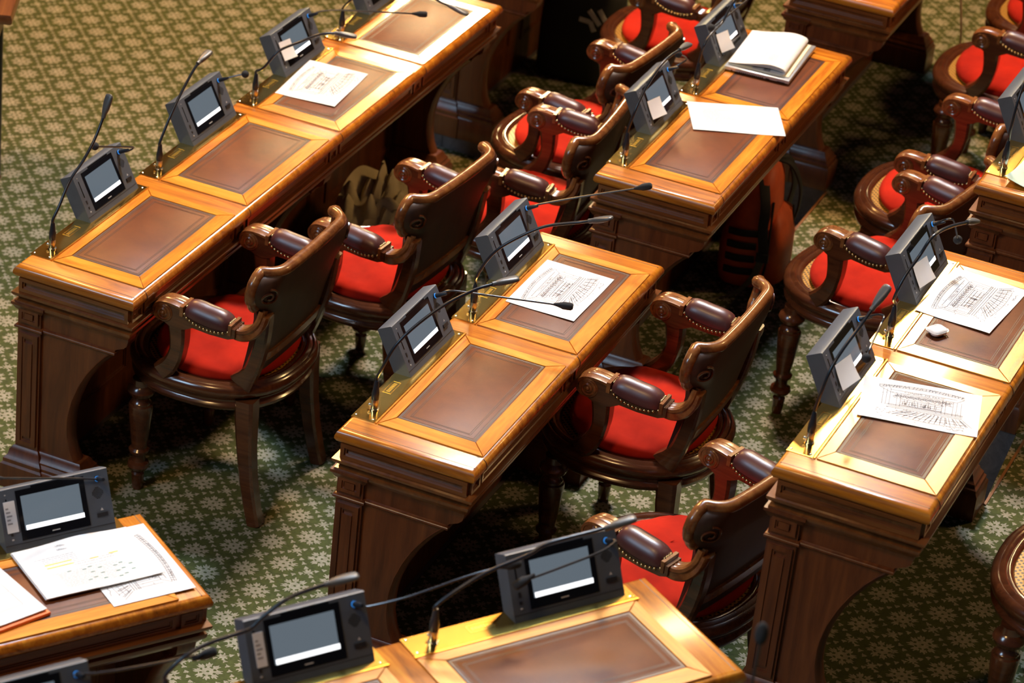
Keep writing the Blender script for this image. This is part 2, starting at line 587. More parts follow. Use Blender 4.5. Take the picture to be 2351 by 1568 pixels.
def seat_meshes():
    zt, zb, g = HT + 0.004, HT - 0.004, 0.001
    x0, x1, y0, y1 = PX0, PX1, 0.0, PANEL_W

    def rail(poly):
        return MB().loft([[(p[0], p[1], zb) for p in poly], [(p[0], p[1], zt - 0.0015) for p in poly],
                          [((p[0] + (sum(q[0] for q in poly) / 4 - p[0]) * 0.004), p[1] + (sum(q[1] for q in poly) / 4 - p[1]) * 0.004, zt) for p in poly]])
    SEAT['near'] = rail([(x0 + g, y0), (x1 - g, y0), (LX1 - g, LY0 - g), (LX0 + g, LY0 - g)]).mesh('frame_rail', 'top_wood_cross')
    SEAT['far'] = rail([(x0 + g, y1), (x1 - g, y1), (LX1 - g, LY1 + g), (LX0 + g, LY1 + g)]).mesh('frame_rail', 'top_wood_cross')
    SEAT['back'] = rail([(x0, y0 + g), (x0, y1 - g), (LX0 - g, LY1 - g), (LX0 - g, LY0 + g)]).mesh('frame_rail', 'top_wood')
    SEAT['front'] = rail([(x1, y0 + g), (x1, y1 - g), (LX1 + g, LY1 - g), (LX1 + g, LY0 + g)]).mesh('frame_rail', 'top_wood')
    m = MB()
    nx, ny = 8, 16
    rows = []
    SEAT['leather'] = m.frustum(LX0, LX1, LY0, LY1, [(0, zb), (0, zt - 0.0022), (0.002, zt - 0.0012)]).mesh('leather_panel', 'desk_leather')
    m = MB()

    def outline(ins, wd, h):
        a0, a1, b0, b1 = LX0 + ins, LX1 - ins, LY0 + ins, LY1 - ins
        z0_, z1_ = zt - 0.0022, zt - 0.0012 + h
        m.box(a0, a1, b0, b0 + wd, z0_, z1_)
        m.box(a0, a1, b1 - wd, b1, z0_, z1_)
        m.box(a0, a0 + wd, b0 + wd, b1 - wd, z0_, z1_)
        m.box(a1 - wd, a1, b0 + wd, b1 - wd, z0_, z1_)
    outline(0.003, 0.006, 0.0004)
    outline(0.0125, 0.0013, 0.0005)
    outline(0.026, 0.0011, 0.0005)
    outline(0.0305, 0.0011, 0.0005)
    SEAT['border'] = m.mesh('tooled_border', 'border_leather')
    SEAT['plate'] = MB().frustum(0.006, 0.073, 0.0, PANEL_W + 0.012, [(0, HT - 0.001), (0, HT + 0.0022), (0.0008, HT + 0.003)]).mesh('brass_plate', 'brass')
    m = MB()
    for yy in (0.012, PANEL_W - 0.002):
        for xx in (0.014, 0.064):
            m.lathe([(0.0035, HT + 0.002), (0.0035, HT + 0.0038), (0.0022, HT + 0.0045)], xx, yy, 8)
    SEAT['screws'] = m.mesh('plate_screws', 'steel')
    SEAT['bead'] = MB().box(0.0755, 0.0795, -0.001, PANEL_W + 0.012, HT - 0.002, HT + 0.0045).mesh('brass_bead', 'brass_line')
    m = MB()
    m.box(0.022, 0.0235, 0.155, 0.222, HT + 0.003, HT + 0.0036).box(0.0445, 0.046, 0.155, 0.222, HT + 0.003, HT + 0.0036)
    m.box(0.0235, 0.0445, 0.155, 0.1565, HT + 0.003, HT + 0.0036).box(0.0235, 0.0445, 0.2205, 0.222, HT + 0.003, HT + 0.0036)
    for q in range(7):
        m.box(0.029, 0.039, 0.164 + q * 0.0075, 0.168 + q * 0.0075, HT + 0.003, HT + 0.0034)
    SEAT['engraving'] = m.mesh('engraved_nameplate', 'brass_line')


seat_meshes()


def recess(parent, axis, face, a0, a1, z0, z1, sgn, mat, rim=0.012, proud=0.006):
    """a raised four piece moulding round a sunk panel on a vertical face"""
    m = MB()

    def bx(p0, p1, q0, q1, d):
        lo, hi = (face, face + sgn * d) if sgn > 0 else (face + sgn * d, face)
        if axis == 'y':
            m.box(p0, p1, lo, hi, q0, q1)
        else:
            m.box(lo, hi, p0, p1, q0, q1)
    bx(a0, a1, z0, z0 + rim, proud)
    bx(a0, a1, z1 - rim, z1, proud)
    bx(a0, a0 + rim, z0 + rim, z1 - rim, proud)
    bx(a1 - rim, a1, z0 + rim, z1 - rim, proud)
    k_ = rim * 0.45
    bx(a0 + rim, a1 - rim, z0 + rim, z0 + rim + k_, proud * 0.5)
    bx(a0 + rim, a1 - rim, z1 - rim - k_, z1 - rim, proud * 0.5)
    bx(a0 + rim, a0 + rim + k_, z0 + rim + k_, z1 - rim - k_, proud * 0.5)
    bx(a1 - rim - k_, a1 - rim, z0 + rim + k_, z1 - rim - k_, proud * 0.5)
    return m.build('panel_moulding', mat, parent)


def front_v(z):
    """front edge of the curved pedestal"""
    tab = [(0.09, 0.225), (0.137, 0.205), (0.17, 0.190), (0.22, 0.180), (0.28, 0.180), (0.34, 0.192), (0.40, 0.214), (0.45, 0.240),
           (0.50, 0.275), (0.53, 0.302), (0.545, 0.318)]
    for (za, va), (zb_, vb) in zip(tab, tab[1:]):
        if z <= zb_:
            return va + (vb - va) * (z - za) / (zb_ - za)
    return tab[-1][1]


def pedestal(parent, y0, y1, outer):
    """outer = -1 / +1: side with the moulded face, 0 = inner support"""
    zs = [0.09 + (0.545 - 0.09) * i / 18 for i in range(19)]
    poly = [(0.02, 0.09)] + [(front_v(z), z) for z in zs] + [(0.02, 0.545)]
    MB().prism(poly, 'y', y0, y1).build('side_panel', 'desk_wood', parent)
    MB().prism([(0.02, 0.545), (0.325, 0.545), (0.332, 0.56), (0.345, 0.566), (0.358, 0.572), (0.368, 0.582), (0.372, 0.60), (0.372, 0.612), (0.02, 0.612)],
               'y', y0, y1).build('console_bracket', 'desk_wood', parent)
    # edge bead following the curve
    ym = (y0 + y1) / 2
    MB().tube([(front_v(z) + 0.001, ym, z) for z in zs], 0.012, 8, True, (y1 - y0) / 0.024 + 0.15).build('edge_bead', 'desk_wood', parent)
    # lower moulding, base moulding, plinth
    def band(nm, v1, prof, mat='desk_wood', v0=0.02, ext=0.0):
        MB().frustum(v0, v1, y0 - ext, y1 + ext, prof).build(nm, mat, parent)
    band('string_moulding', 0.325, [(0.0, 0.540), (-0.005, 0.5415), (-0.008, 0.545), (-0.008, 0.550), (-0.005, 0.5535), (0.0, 0.556)])
    band('base_moulding', 0.225, [(-0.03, 0.086), (-0.03, 0.096), (-0.022, 0.104), (-0.022, 0.110), (-0.012, 0.122), (-0.010, 0.130), (-0.004, 0.137), (0.0, 0.137)])
    band('plinth', 0.226, [(-0.036, 0.0), (-0.036, 0.078), (-0.030, 0.086), (0.0, 0.088)])
    if outer:
        f = y0 if outer < 0 else y1
        a, b = (f - 0.010, f + 0.02) if outer < 0 else (f - 0.02, f + 0.010)
        fo = a if outer < 0 else b
        MB().box(0.012, 0.088, a, b, 0.13, 0.612).build('pilaster', 'desk_wood', parent)
        recess(parent, 'y', fo, 0.018, 0.082, 0.150, 0.530, outer, 'desk_wood', 0.013, 0.007)
        recess(parent, 'y', fo, 0.018, 0.082, 0.566, 0.610, outer, 'desk_wood', 0.010, 0.007)
        yb = sorted((fo, fo + outer * 0.007))
        MB().box(0.036, 0.064, yb[0], yb[1], 0.578, 0.598).build('raised_block', 'desk_wood', parent)
        MB().frustum(0.036, 0.064, yb[0], yb[1], [(0, 0.18), (0, 0.50)]).build('raised_fillet', 'desk_wood', parent)
        yc = sorted((f + outer * -0.02, fo))
        MB().frustum(0.012, 0.088, yc[0], yc[1], [(0.0, 0.540), (-0.005, 0.5415), (-0.008, 0.545), (-0.008, 0.550), (-0.005, 0.5535), (0.0, 0.556)]).build('pilaster_moulding', 'desk_wood', parent)
        MB().frustum(0.012, 0.088, yc[0], yc[1], [(0.0, 0.600), (-0.006, 0.606), (-0.012, 0.618), (-0.016, 0.622), (-0.016, 0.630), (0, 0.630)]).build('capital', 'desk_wood', parent)
        MB().frustum(0.012, 0.088, yc[0], yc[1], [(-0.032, 0.0), (-0.032, 0.080), (-0.026, 0.086), (-0.026, 0.098), (-0.016, 0.108), (-0.012, 0.128), (-0.002, 0.139)]).build('pilaster_base', 'desk_wood', parent)


def desk(k, label, drop=0.06):
    x, y, z, yw, n = FR[k]
    L = LEN(n)
    d = thing('council_desk', label, 'desk', (x, y, z), ROT(k), 'carved wooden council desks')
    MB().frustum(0, DD, 0, L, [(0.016, HT - 0.040), (0.005, HT - 0.034), (0.0, HT - 0.026), (0.0, HT - 0.018), (0.004, HT - 0.008),
                               (0.010, HT - 0.002), (0.016, HT)]).build('tabletop', 'divider_wood', d)
    # dark scribed line round the end strips
    for yy in (EE * 0.30, L - EE * 0.30):
        MB().box(0.012, DD - 0.012, yy - 0.0008, yy + 0.0008, HT - 0.001, HT + 0.0003).build('scribed_line', 'border_leather', d)
    for s_ in range(n):
        o = (0, EE + s_ * WW, 0)
        for key in ('near', 'far', 'back', 'front'):
            link('frame_rail', SEAT[key], d, o)
        lp = link('leather_panel', SEAT['leather'], d, o)
        link('tooled_border', SEAT['border'], lp)
        pl = link('brass_plate', SEAT['plate'], d, o)
        link('plate_screws', SEAT['screws'], pl)['kind'] = 'stuff'
        link('engraved_nameplate', SEAT['engraving'], pl)['kind'] = 'stuff'
        link('brass_bead', SEAT['bead'], d, o)
        # joint ring on the nosing
        yy = EE + s_ * WW - 0.004
        MB().prism([(DD - 0.03, HT + 0.0008), (DD - 0.010, HT - 0.0012), (DD - 0.003, HT - 0.008), (DD + 0.0012, HT - 0.018), (DD + 0.0012, HT - 0.027),
                    (DD - 0.004, HT - 0.035), (DD - 0.03, HT - 0.036)], 'y', yy - 0.0012, yy + 0.0012).build('nosing_joint', 'border_leather', d)
    # frieze under the top
    MB().box(0.016, DD - 0.018, 0.016, L - 0.016, 0.640, HT - 0.036).build('frieze', 'frieze_wood', d)
    for fy, sg in ((0.016, -1), (L - 0.016, 1)):
        recess(d, 'y', fy, 0.018, DD - 0.020, 0.668, HT - 0.038, sg, 'frieze_wood_cross', 0.011, 0.011)
    fx = DD - 0.018
    for s_ in range(n):
        ya, yb = EE + s_ * WW + 0.006, EE + s_ * WW + PANEL_W - 0.006
        recess(d, 'x', fx, ya, yb, 0.668, HT - 0.042, 1, 'frieze_wood', 0.009, 0.005)
        recess(d, 'x', fx, yb + 0.014, yb + 0.014 + 0.052 if s_ < n - 1 else L - 0.02, 0.668, HT - 0.042, 1, 'frieze_wood', 0.009, 0.006)
        recess(d, 'x', 0.016, ya, yb, 0.668, HT - 0.042, -1, 'frieze_wood', 0.009, 0.005)
    recess(d, 'x', fx, 0.02, EE - 0.006, 0.668, HT - 0.042, 1, 'frieze_wood', 0.009, 0.006)
    # cornice in two steps
    MB().frustum(0.016, DD - 0.018, 0.016, L - 0.016, [(0.0, 0.640), (-0.004, 0.646), (-0.014, 0.652), (-0.018, 0.658), (-0.018, 0.664), (-0.008, 0.668), (0, 0.672)]).build('cornice', 'frieze_wood', d)
    MB().frustum(0.016, DD - 0.022, 0.016, L - 0.016, [(0.006, 0.606), (0.002, 0.612), (-0.008, 0.622), (-0.011, 0.628), (-0.011, 0.636), (0, 0.641)]).build('cornice_lower', 'frieze_wood', d)
    pedestal(d, 0.026, 0.074, -1)
    pedestal(d, L - 0.074, L - 0.026, 1)
    if n > 2:
        mid = EE + 2 * WW - SS / 2
        pedestal(d, mid - 0.024, mid + 0.024, 0)
    # modesty panel with sunk fields
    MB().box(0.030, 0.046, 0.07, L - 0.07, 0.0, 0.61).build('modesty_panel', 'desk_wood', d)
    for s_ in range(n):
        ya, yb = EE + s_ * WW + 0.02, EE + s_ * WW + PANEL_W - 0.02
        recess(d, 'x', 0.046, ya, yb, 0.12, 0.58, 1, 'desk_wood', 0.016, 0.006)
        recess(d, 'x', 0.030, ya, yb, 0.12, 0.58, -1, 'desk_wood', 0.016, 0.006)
    MB().box(-0.016, 0.058, 0.0, L, -drop, -0.001).build('base_board', 'board_grey', d)
    slab('floor', [tuple(WP(k, u_, v_)[:2]) for u_, v_ in ((0, 0.060), (0, VE - 0.0005), (L, VE - 0.0005), (L, 0.060))], z - drop, z)
    return d


desk('A', 'long four-seat wooden desk along the left, with brown leather writing panels', 0.06)
desk('B', 'two-seat wooden desk at the centre of the picture, a drawing on its farther panel', 0.157)
desk('C', 'two-seat wooden desk at the right holding two drawings and a white earbud case', 0.35)
desk('D', 'two-seat wooden desk upper right of centre, carrying an open booklet and a loose sheet', 0.166)
desk('E', 'wooden desk cut by the right edge with a pale green sheet on its corner', 0.35)
desk('F', 'wooden desk cut by the top edge, just beyond the long left desk', 0.06)
desk('I', 'wooden desk cut by the top edge at upper right, end panel facing us', 0.166)
desk('G', 'wooden desk in the bottom left corner covered with papers', 0.157)
desk('H', 'turned wooden desk in the foreground at the bottom centre', 0.35)

# ------------------------------------------------------------------ chairs
def seat_ring(a_, b_, cx, z, n=44, e=2.35, back=0.0):
    out = []
    for i in range(n):
        th_ = 2 * pi * i / n
        c_, s_ = cos(th_), sin(th_)
        out.append((cx + (a_ + (back if c_ > 0 else 0)) * math.copysign(abs(c_) ** (2 / e), c_), b_ * math.copysign(abs(s_) ** (2 / e), s_), z))
    return out


def spiral(cx, cz, r0, turns, sgn, y, n=30, start=pi / 2):
    pts = []
    for i in range(n + 1):
        q = i / n
        a_ = start + sgn * q * turns * 2 * pi
        rr = r0 * (1 - 0.80 * q)
        pts.append((cx + rr * cos(a_), y, cz + rr * sin(a_)))
    return pts


def back_pt(s_, z, off=0.0, ws=1.0):
    tab = [(0.495, 0.185, 0.282, 0.018), (0.56, 0.190, 0.292, 0.022), (0.64, 0.200, 0.303, 0.027), (0.70, 0.214, 0.312, 0.031), (0.735, 0.218, 0.318, 0.033),
           (0.755, 0.240, 0.321, 0.036), (0.78, 0.262, 0.325, 0.040), (0.805, 0.268, 0.328, 0.042), (0.83, 0.262, 0.331, 0.042), (0.848, 0.245, 0.333, 0.040),
           (0.856, 0.222, 0.334, 0.036)]
    z = min(max(z, tab[0][0]), tab[-1][0])
    for p, q in zip(tab, tab[1:]):
        if z <= q[0]:
            f_ = (z - p[0]) / (q[0] - p[0])
            w_, x_, k_ = (p[i] + (q[i] - p[i]) * f_ for i in (1, 2, 3))
            break
    # the ends of the back wrap forward
    a_, sg = abs(s_) * ws, (1 if s_ >= 0 else -1)
    ph_max = 0.45 + 0.85 * min(1, max(0, (z - 0.70) / 0.07))
    lh, turn = w_ + 0.026, 0.080
    l_ = a_ * lh
    l0 = lh - turn
    xx, yy = -0.010 * (l_ / lh) ** 2, l_
    if l_ > l0:
        rad = turn / ph_max
        ph = (l_ - l0) / rad
        yy = l0 + rad * sin(ph)
        xx -= rad * (1 - cos(ph))
    else:
        ph = 0.0
    return (x_ + 0.020 * min(1, (z - 0.46) / 0.3) + xx + off * cos(ph), sg * (yy + off * sin(ph)), z)


BACK_Z = [0.495, 0.53, 0.565, 0.60, 0.64, 0.67, 0.70, 0.72, 0.735, 0.745, 0.755, 0.767, 0.78, 0.793, 0.805, 0.818, 0.83, 0.84, 0.848, 0.853, 0.856]


def make_chair():
    ch = thing('armchair', 'x', 'chair', (0, 0, 0), 0, 'red-cushioned wooden armchairs')
    prof = [(0.030, 0.372), (0.014, 0.374), (0.008, 0.380), (0.006, 0.390), (0.012, 0.395), (0.016, 0.400), (0.014, 0.412), (0.006, 0.418), (0.0, 0.424),
            (-0.002, 0.434), (0.0, 0.444), (0.006, 0.452), (0.012, 0.4555), (0.016, 0.453), (0.019, 0.456), (0.026, 0.4605), (0.033, 0.458), (0.036, 0.453), (0.040, 0.456),
            (0.047, 0.455), (0.053, 0.449), (0.056, 0.444)]
    MB().loft([seat_ring(0.245 - i, 0.278 - i, 0.068, z, 44, 2.35, 0.042) for i, z in prof], True, False).build('seat_frame', 'chair_wood', ch, angle=50)
    m = MB()
    m.loft([seat_ring(0.190, 0.223, 0.068, 0.445, 44, 2.35, 0.042), seat_ring(0.12, 0.14, 0.068, 0.4462), seat_ring(0.03, 0.03, 0.068, 0.4465)], False, True)
    m.build('cane_seat', 'cane', ch)
    # cushion
    rings = []
    for i, (ins, z) in enumerate([(0.010, 0.448), (0.000, 0.455), (-0.004, 0.466), (0.000, 0.480), (0.012, 0.492), (0.035, 0.500), (0.075, 0.506), (0.12, 0.509), (0.155, 0.510)]):
        ring = []
        for j, (x_, y_, zz) in enumerate(seat_ring(0.197 - ins, 0.230 - ins, 0.100, z, 44, 2.25)):
            th_ = 2 * pi * j / 44
            wv = 0.004 * sin(5 * th_ + i) + 0.003 * sin(9 * th_ + 2 * i)
            ring.append((x_, y_, zz + (wv if i > 2 else 0)))
        rings.append(ring)
    MB().loft(rings).build('seat_cushion', 'red_velvet', ch, angle=80)
    # front legs, turned
    leg = [(0.015, 0.0), (0.017, 0.01), (0.020, 0.055), (0.016, 0.062), (0.018, 0.066), (0.029, 0.074), (0.034, 0.084), (0.031, 0.094), (0.021, 0.100), (0.019, 0.112),
           (0.021, 0.126), (0.030, 0.132), (0.031, 0.140), (0.024, 0.147), (0.023, 0.156), (0.027, 0.18), (0.034, 0.25), (0.037, 0.285), (0.036, 0.296), (0.031, 0.300),
           (0.031, 0.306), (0.026, 0.311), (0.023, 0.320), (0.027, 0.326), (0.038, 0.334), (0.043, 0.346), (0.039, 0.358), (0.030, 0.366), (0.028, 0.385)]
    for s_ in (-1, 1):
        MB().lathe(leg, -0.068, s_ * 0.222).build('leg', 'chair_wood', ch, angle=30)
    for s_ in (-1, 1):
        MB().sweep([(0.268, s_ * 0.196, 0.41), (0.272, s_ * 0.198, 0.33), (0.280, s_ * 0.201, 0.24), (0.294, s_ * 0.204, 0.14), (0.314, s_ * 0.207, 0.05), (0.328, s_ * 0.209, 0.0)],
                   [0.060, 0.056, 0.052, 0.048, 0.046, 0.046], [0.062, 0.058, 0.050, 0.046, 0.043, 0.043], (0, 1, 0)).build('leg', 'chair_wood', ch)
    # arms
    for s_ in (-1, 1):
        yc = s_ * 0.264
        w2 = 0.029
        arm = [(0.030, 0.642), (0.008, 0.652), (-0.001, 0.672), (0.007, 0.690), (0.026, 0.700), (0.055, 0.701), (0.088, 0.697), (0.092, 0.686), (0.17, 0.676), (0.242, 0.671),
               (0.247, 0.684), (0.262, 0.684), (0.262, 0.655), (0.24, 0.646), (0.18, 0.644), (0.125, 0.648), (0.100, 0.634), (0.075, 0.628), (0.050, 0.632)]
        ar = MB().prism(arm, 'y', yc - w2, yc + w2).build('armrest', 'chair_wood', ch)
        # post
        MB().sweep(smooth_path([(0.066, yc, 0.640), (0.071, yc, 0.600), (0.071, yc, 0.558), (0.061, yc - s_ * 0.002, 0.518), (0.042, yc - s_ * 0.005, 0.484), (0.016, yc - s_ * 0.010, 0.456)], 4),
                   0.048, [0.044 + 0.016 * abs(i - 9) / 11 for i in range(21)], (0, 1, 0)).build('arm_post', 'chair_wood', ch)
        # scroll with volute relief on both faces
        MB().lathe([(0.027, yc - w2 - 0.004), (0.0295, yc - w2 - 0.001), (0.0295, yc + w2 + 0.001), (0.027, yc + w2 + 0.004)], 0.030, 0.671, 22, 'y').build('arm_scroll', 'chair_rail_wood', ch)
        for f_ in (-1, 1):
            m = MB().tube(spiral(0.030, 0.671, 0.024, 1.75, -1, yc + f_ * (w2 + 0.004)), 0.0042, 6)
            m.ball((0.030, yc + f_ * (w2 + 0.004), 0.671), 0.007, 8, 5)
            m.build('volute', 'chair_rail_wood', ch)
        # rounded top mouldings in front of and behind the pad
        cap = smooth_path([(0.018, yc, 0.646), (0.002, yc, 0.656), (-0.004, yc, 0.672), (0.003, yc, 0.690), (0.022, yc, 0.7015), (0.052, yc, 0.7035), (0.086, yc, 0.699)], 4)
        MB().sweep(cap, 0.062, 0.010, (0, 1, 0)).build('arm_cap', 'chair_rail_wood', ch)
        MB().sweep([(p[0], p[1], p[2]) for p in cap], 0.026, 0.014, (0, 1, 0)).build('arm_bead', 'chair_rail_wood', ch)
        MB().box(0.083, 0.094, yc - w2 - 0.004, yc + w2 + 0.004, 0.676, 0.708).build('arm_collar', 'chair_rail_wood', ch)
        MB().box(0.241, 0.251, yc - w2 - 0.003, yc + w2 + 0.003, 0.66, 0.694).build('arm_collar', 'chair_rail_wood', ch)
        rear = smooth_path([(0.246, yc, 0.674), (0.272, yc - s_ * 0.004, 0.671), (0.296, yc - s_ * 0.014, 0.680), (0.312, yc - s_ * 0.030, 0.702), (0.318, yc - s_ * 0.042, 0.735)], 4)
        m = MB()
        for dy in (-0.015, 0.0, 0.015):
            m.tube([(p[0], p[1] + dy, p[2]) for p in rear], 0.0105, 8)
        m.sweep([(p[0] + 0.004, p[1], p[2] - 0.012) for p in rear], 0.046, 0.034, (0, 1, 0))
        m.build('arm_return', 'chair_rail_wood', ch)
        # pad
        rings = []
        for i in range(15):
            q = i / 14
            x_ = 0.094 + 0.148 * q
            e_ = max(1 - abs(2 * q - 1) ** 3.2, 0.0) ** 0.5
            hh = 0.012 + 0.034 * e_
            ww_ = 0.025 + 0.015 * e_
            zb_ = 0.690 - 0.016 * q + (-0.006) * sin(pi * q)
            ring = []
            for j in range(14):
                a_ = 2 * pi * j / 14
                ring.append((x_, yc + ww_ * cos(a_), zb_ + (hh * sin(a_) if sin(a_) > 0 else 0.016 * sin(a_))))
            rings.append(ring)
        pad = MB().loft(rings).build('arm_pad', 'pad_leather', ch, angle=75)
        m = MB()
        for f_ in (-1, 1):
            for i in range(13):
                q = i / 12
                e_ = max(1 - abs(2 * q - 1) ** 3.2, 0.0) ** 0.5
                m.ball((0.097 + 0.142 * q, yc + f_ * (0.0275 + 0.0135 * e_), 0.6845 - 0.016 * q - 0.013 * sin(pi * q)), 0.0052, 7, 4)
        for i in range(1, 5):
            yy = yc - 0.024 + 0.048 * i / 5
            m.ball((0.0975, yy, 0.7035), 0.005, 7, 4)
            m.ball((0.2395, yy, 0.692), 0.005, 7, 4)
        nl = m.build('nail_trim', 'nail_brass', pad, angle=80)
        nl['kind'] = 'stuff'
    # back
    S = [i / 14 - 1 for i in range(29)]
    m = MB()
    n = len(S)
    for off, in ((0.012,), (-0.012,)):
        m.add([back_pt(s_, z, off) for z in BACK_Z for s_ in S], [(i * n + j, i * n + j + 1, (i + 1) * n + j + 1, (i + 1) * n + j) for i in range(len(BACK_Z) - 1) for j in range(n - 1)])
    N = n * len(BACK_Z)
    rim = [(0, j) for j in range(n)] + [(i, n - 1) for i in range(1, len(BACK_Z))] + [(len(BACK_Z) - 1, j) for j in range(n - 2, -1, -1)] + [(i, 0) for i in range(len(BACK_Z) - 2, 0, -1)]
    idx = [i * n + j for i, j in rim]
    m.f += [(idx[i], idx[(i + 1) % len(idx)], N + idx[(i + 1) % len(idx)], N + idx[i]) for i in range(len(idx))]
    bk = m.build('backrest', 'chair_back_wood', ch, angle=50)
    # rounded rail along ears and crest
    path = [back_pt(-1, z) for z in BACK_Z[9:]] + [back_pt(s_, 0.856) for s_ in S[1:-1]] + [back_pt(1, z) for z in reversed(BACK_Z[9:])]
    path = [(p[0] + 0.002, p[1], p[2]) for p in path]
    MB().tube(smooth_path(path, 2), 0.0175, 10).build('crest_rail', 'chair_rail_wood', bk, angle=60)
    m = MB()
    m.add([back_pt(s_ * 0.86, z, o_) for o_ in (0.012, 0.021) for z in (0.535, 0.565) for s_ in S],
          [(j, j + 1, n + j + 1, n + j) for j in range(n - 1)] + [(2 * n + j, 3 * n + j, 3 * n + j + 1, 2 * n + j + 1) for j in range(n - 1)] +
          [(j, 2 * n + j, 2 * n + j + 1, j + 1) for j in range(n - 1)] + [(n + j, n + j + 1, 3 * n + j + 1, 3 * n + j) for j in range(n - 1)])
    m.build('lower_rail', 'chair_rail_wood', bk)
    for s_ in (-1, 1):
        for off in (0.014, -0.014):
            pts = []
            for i in range(26):
                q = i / 25
                a_ = pi * 0.5 + q * 1.6 * 2 * pi
                rr = 0.027 * (1 - 0.8 * q)
                pts.append(back_pt(s_ * (0.84 + rr * cos(a_) / 0.29), 0.794 + rr * sin(a_), off))
            MB().tube(pts, 0.0038, 6).build('ear_volute', 'chair_wood' if off > 0 else 'chair_rail_wood', bk)
        MB().sweep(smooth_path([(0.246, s_ * 0.196, 0.455), (0.274, s_ * 0.197, 0.50), (0.294, s_ * 0.200, 0.56), (0.310, s_ * 0.206, 0.64), (0.322, s_ * 0.212, 0.72)], 3),
                   0.040, [0.075, 0.066, 0.056, 0.05, 0.046, 0.044, 0.044, 0.044, 0.044, 0.042, 0.04, 0.036, 0.032], (0, 1, 0)).build('back_post', 'chair_wood', ch)
    # leather pad on the inside
    rings = []
    zz = [0.545, 0.56, 0.60, 0.65, 0.70, 0.74, 0.775, 0.80, 0.815]
    for i, z in enumerate(zz):
        bulge = 0.026 * min(1, i / 2, (len(zz) - 1 - i) / 2)
        rings.append([back_pt(s_, z, -0.013 - bulge * (1 - abs(s_) ** 4), 0.80 if z < 0.75 else 0.66) for s_ in S])
    m = MB()
    m.loft(rings, False, False, False)
    m.build('back_pad', 'back_leather', bk, angle=70)
    return ch


proto = make_chair()
CH = [('A', 0.417, 0.400, 0, 'red-cushioned armchair at the near end of the long left desk, its legs showing'),
      ('A', 1.104, 0.575, 4.3, 'red-cushioned armchair second along the long left desk, beside the beige coat'),
      ('A', 1.725, 0.805, -4, 'red-cushioned armchair third along the long left desk, pulled well back'),
      ('A', 2.360, 0.723, 5, 'red-cushioned armchair at the far seat of the long left desk, partly hidden by terminals'),
      ('F', 0.43, 0.690, 0, 'red-cushioned wooden armchair cut by the top edge, beside the black bag'),
      ('B', 0.986, 0.414, 1.5, 'red-cushioned armchair tucked under the far seat of the centre desk'),
      ('B', 0.307, 0.770, 14, 'red-cushioned armchair pushed back from the centre desk, touching the right desk in view'),
      ('D', 0.424, 0.736, 9.5, 'red-cushioned armchair with bare cane at its front, behind the right desk terminals'),
      ('D', 1.087, 0.741, 0.6, 'red-cushioned armchair right of the open booklet, partly behind the right-edge desk'),
      ('I', 0.415, 0.670, 0, 'red-cushioned armchair at the upper right with bare cane showing at its left'),
      ('I', 1.08, 0.680, 0, 'cane-seat armchair in the top right corner, only its front rim in view'),
      ('C', 0.44, 0.670, 0, 'armchair cut by the lower right edge, only seat rim and turned leg in view')]
FLZ = {'A': 0.0, 'F': 0.0, 'B': 0.160, 'D': 0.160, 'I': 0.160, 'C': 0.507}
for i, (k, u, v_, rot, lab) in enumerate(CH):
    c = proto if i == 0 else copy_tree(proto)
    p = WP(k, u, v_)
    c.location = (p.x, p.y, FLZ[k])
    c.rotation_euler = (0, 0, ROT(k) - radians(rot))
    c['label'] = lab

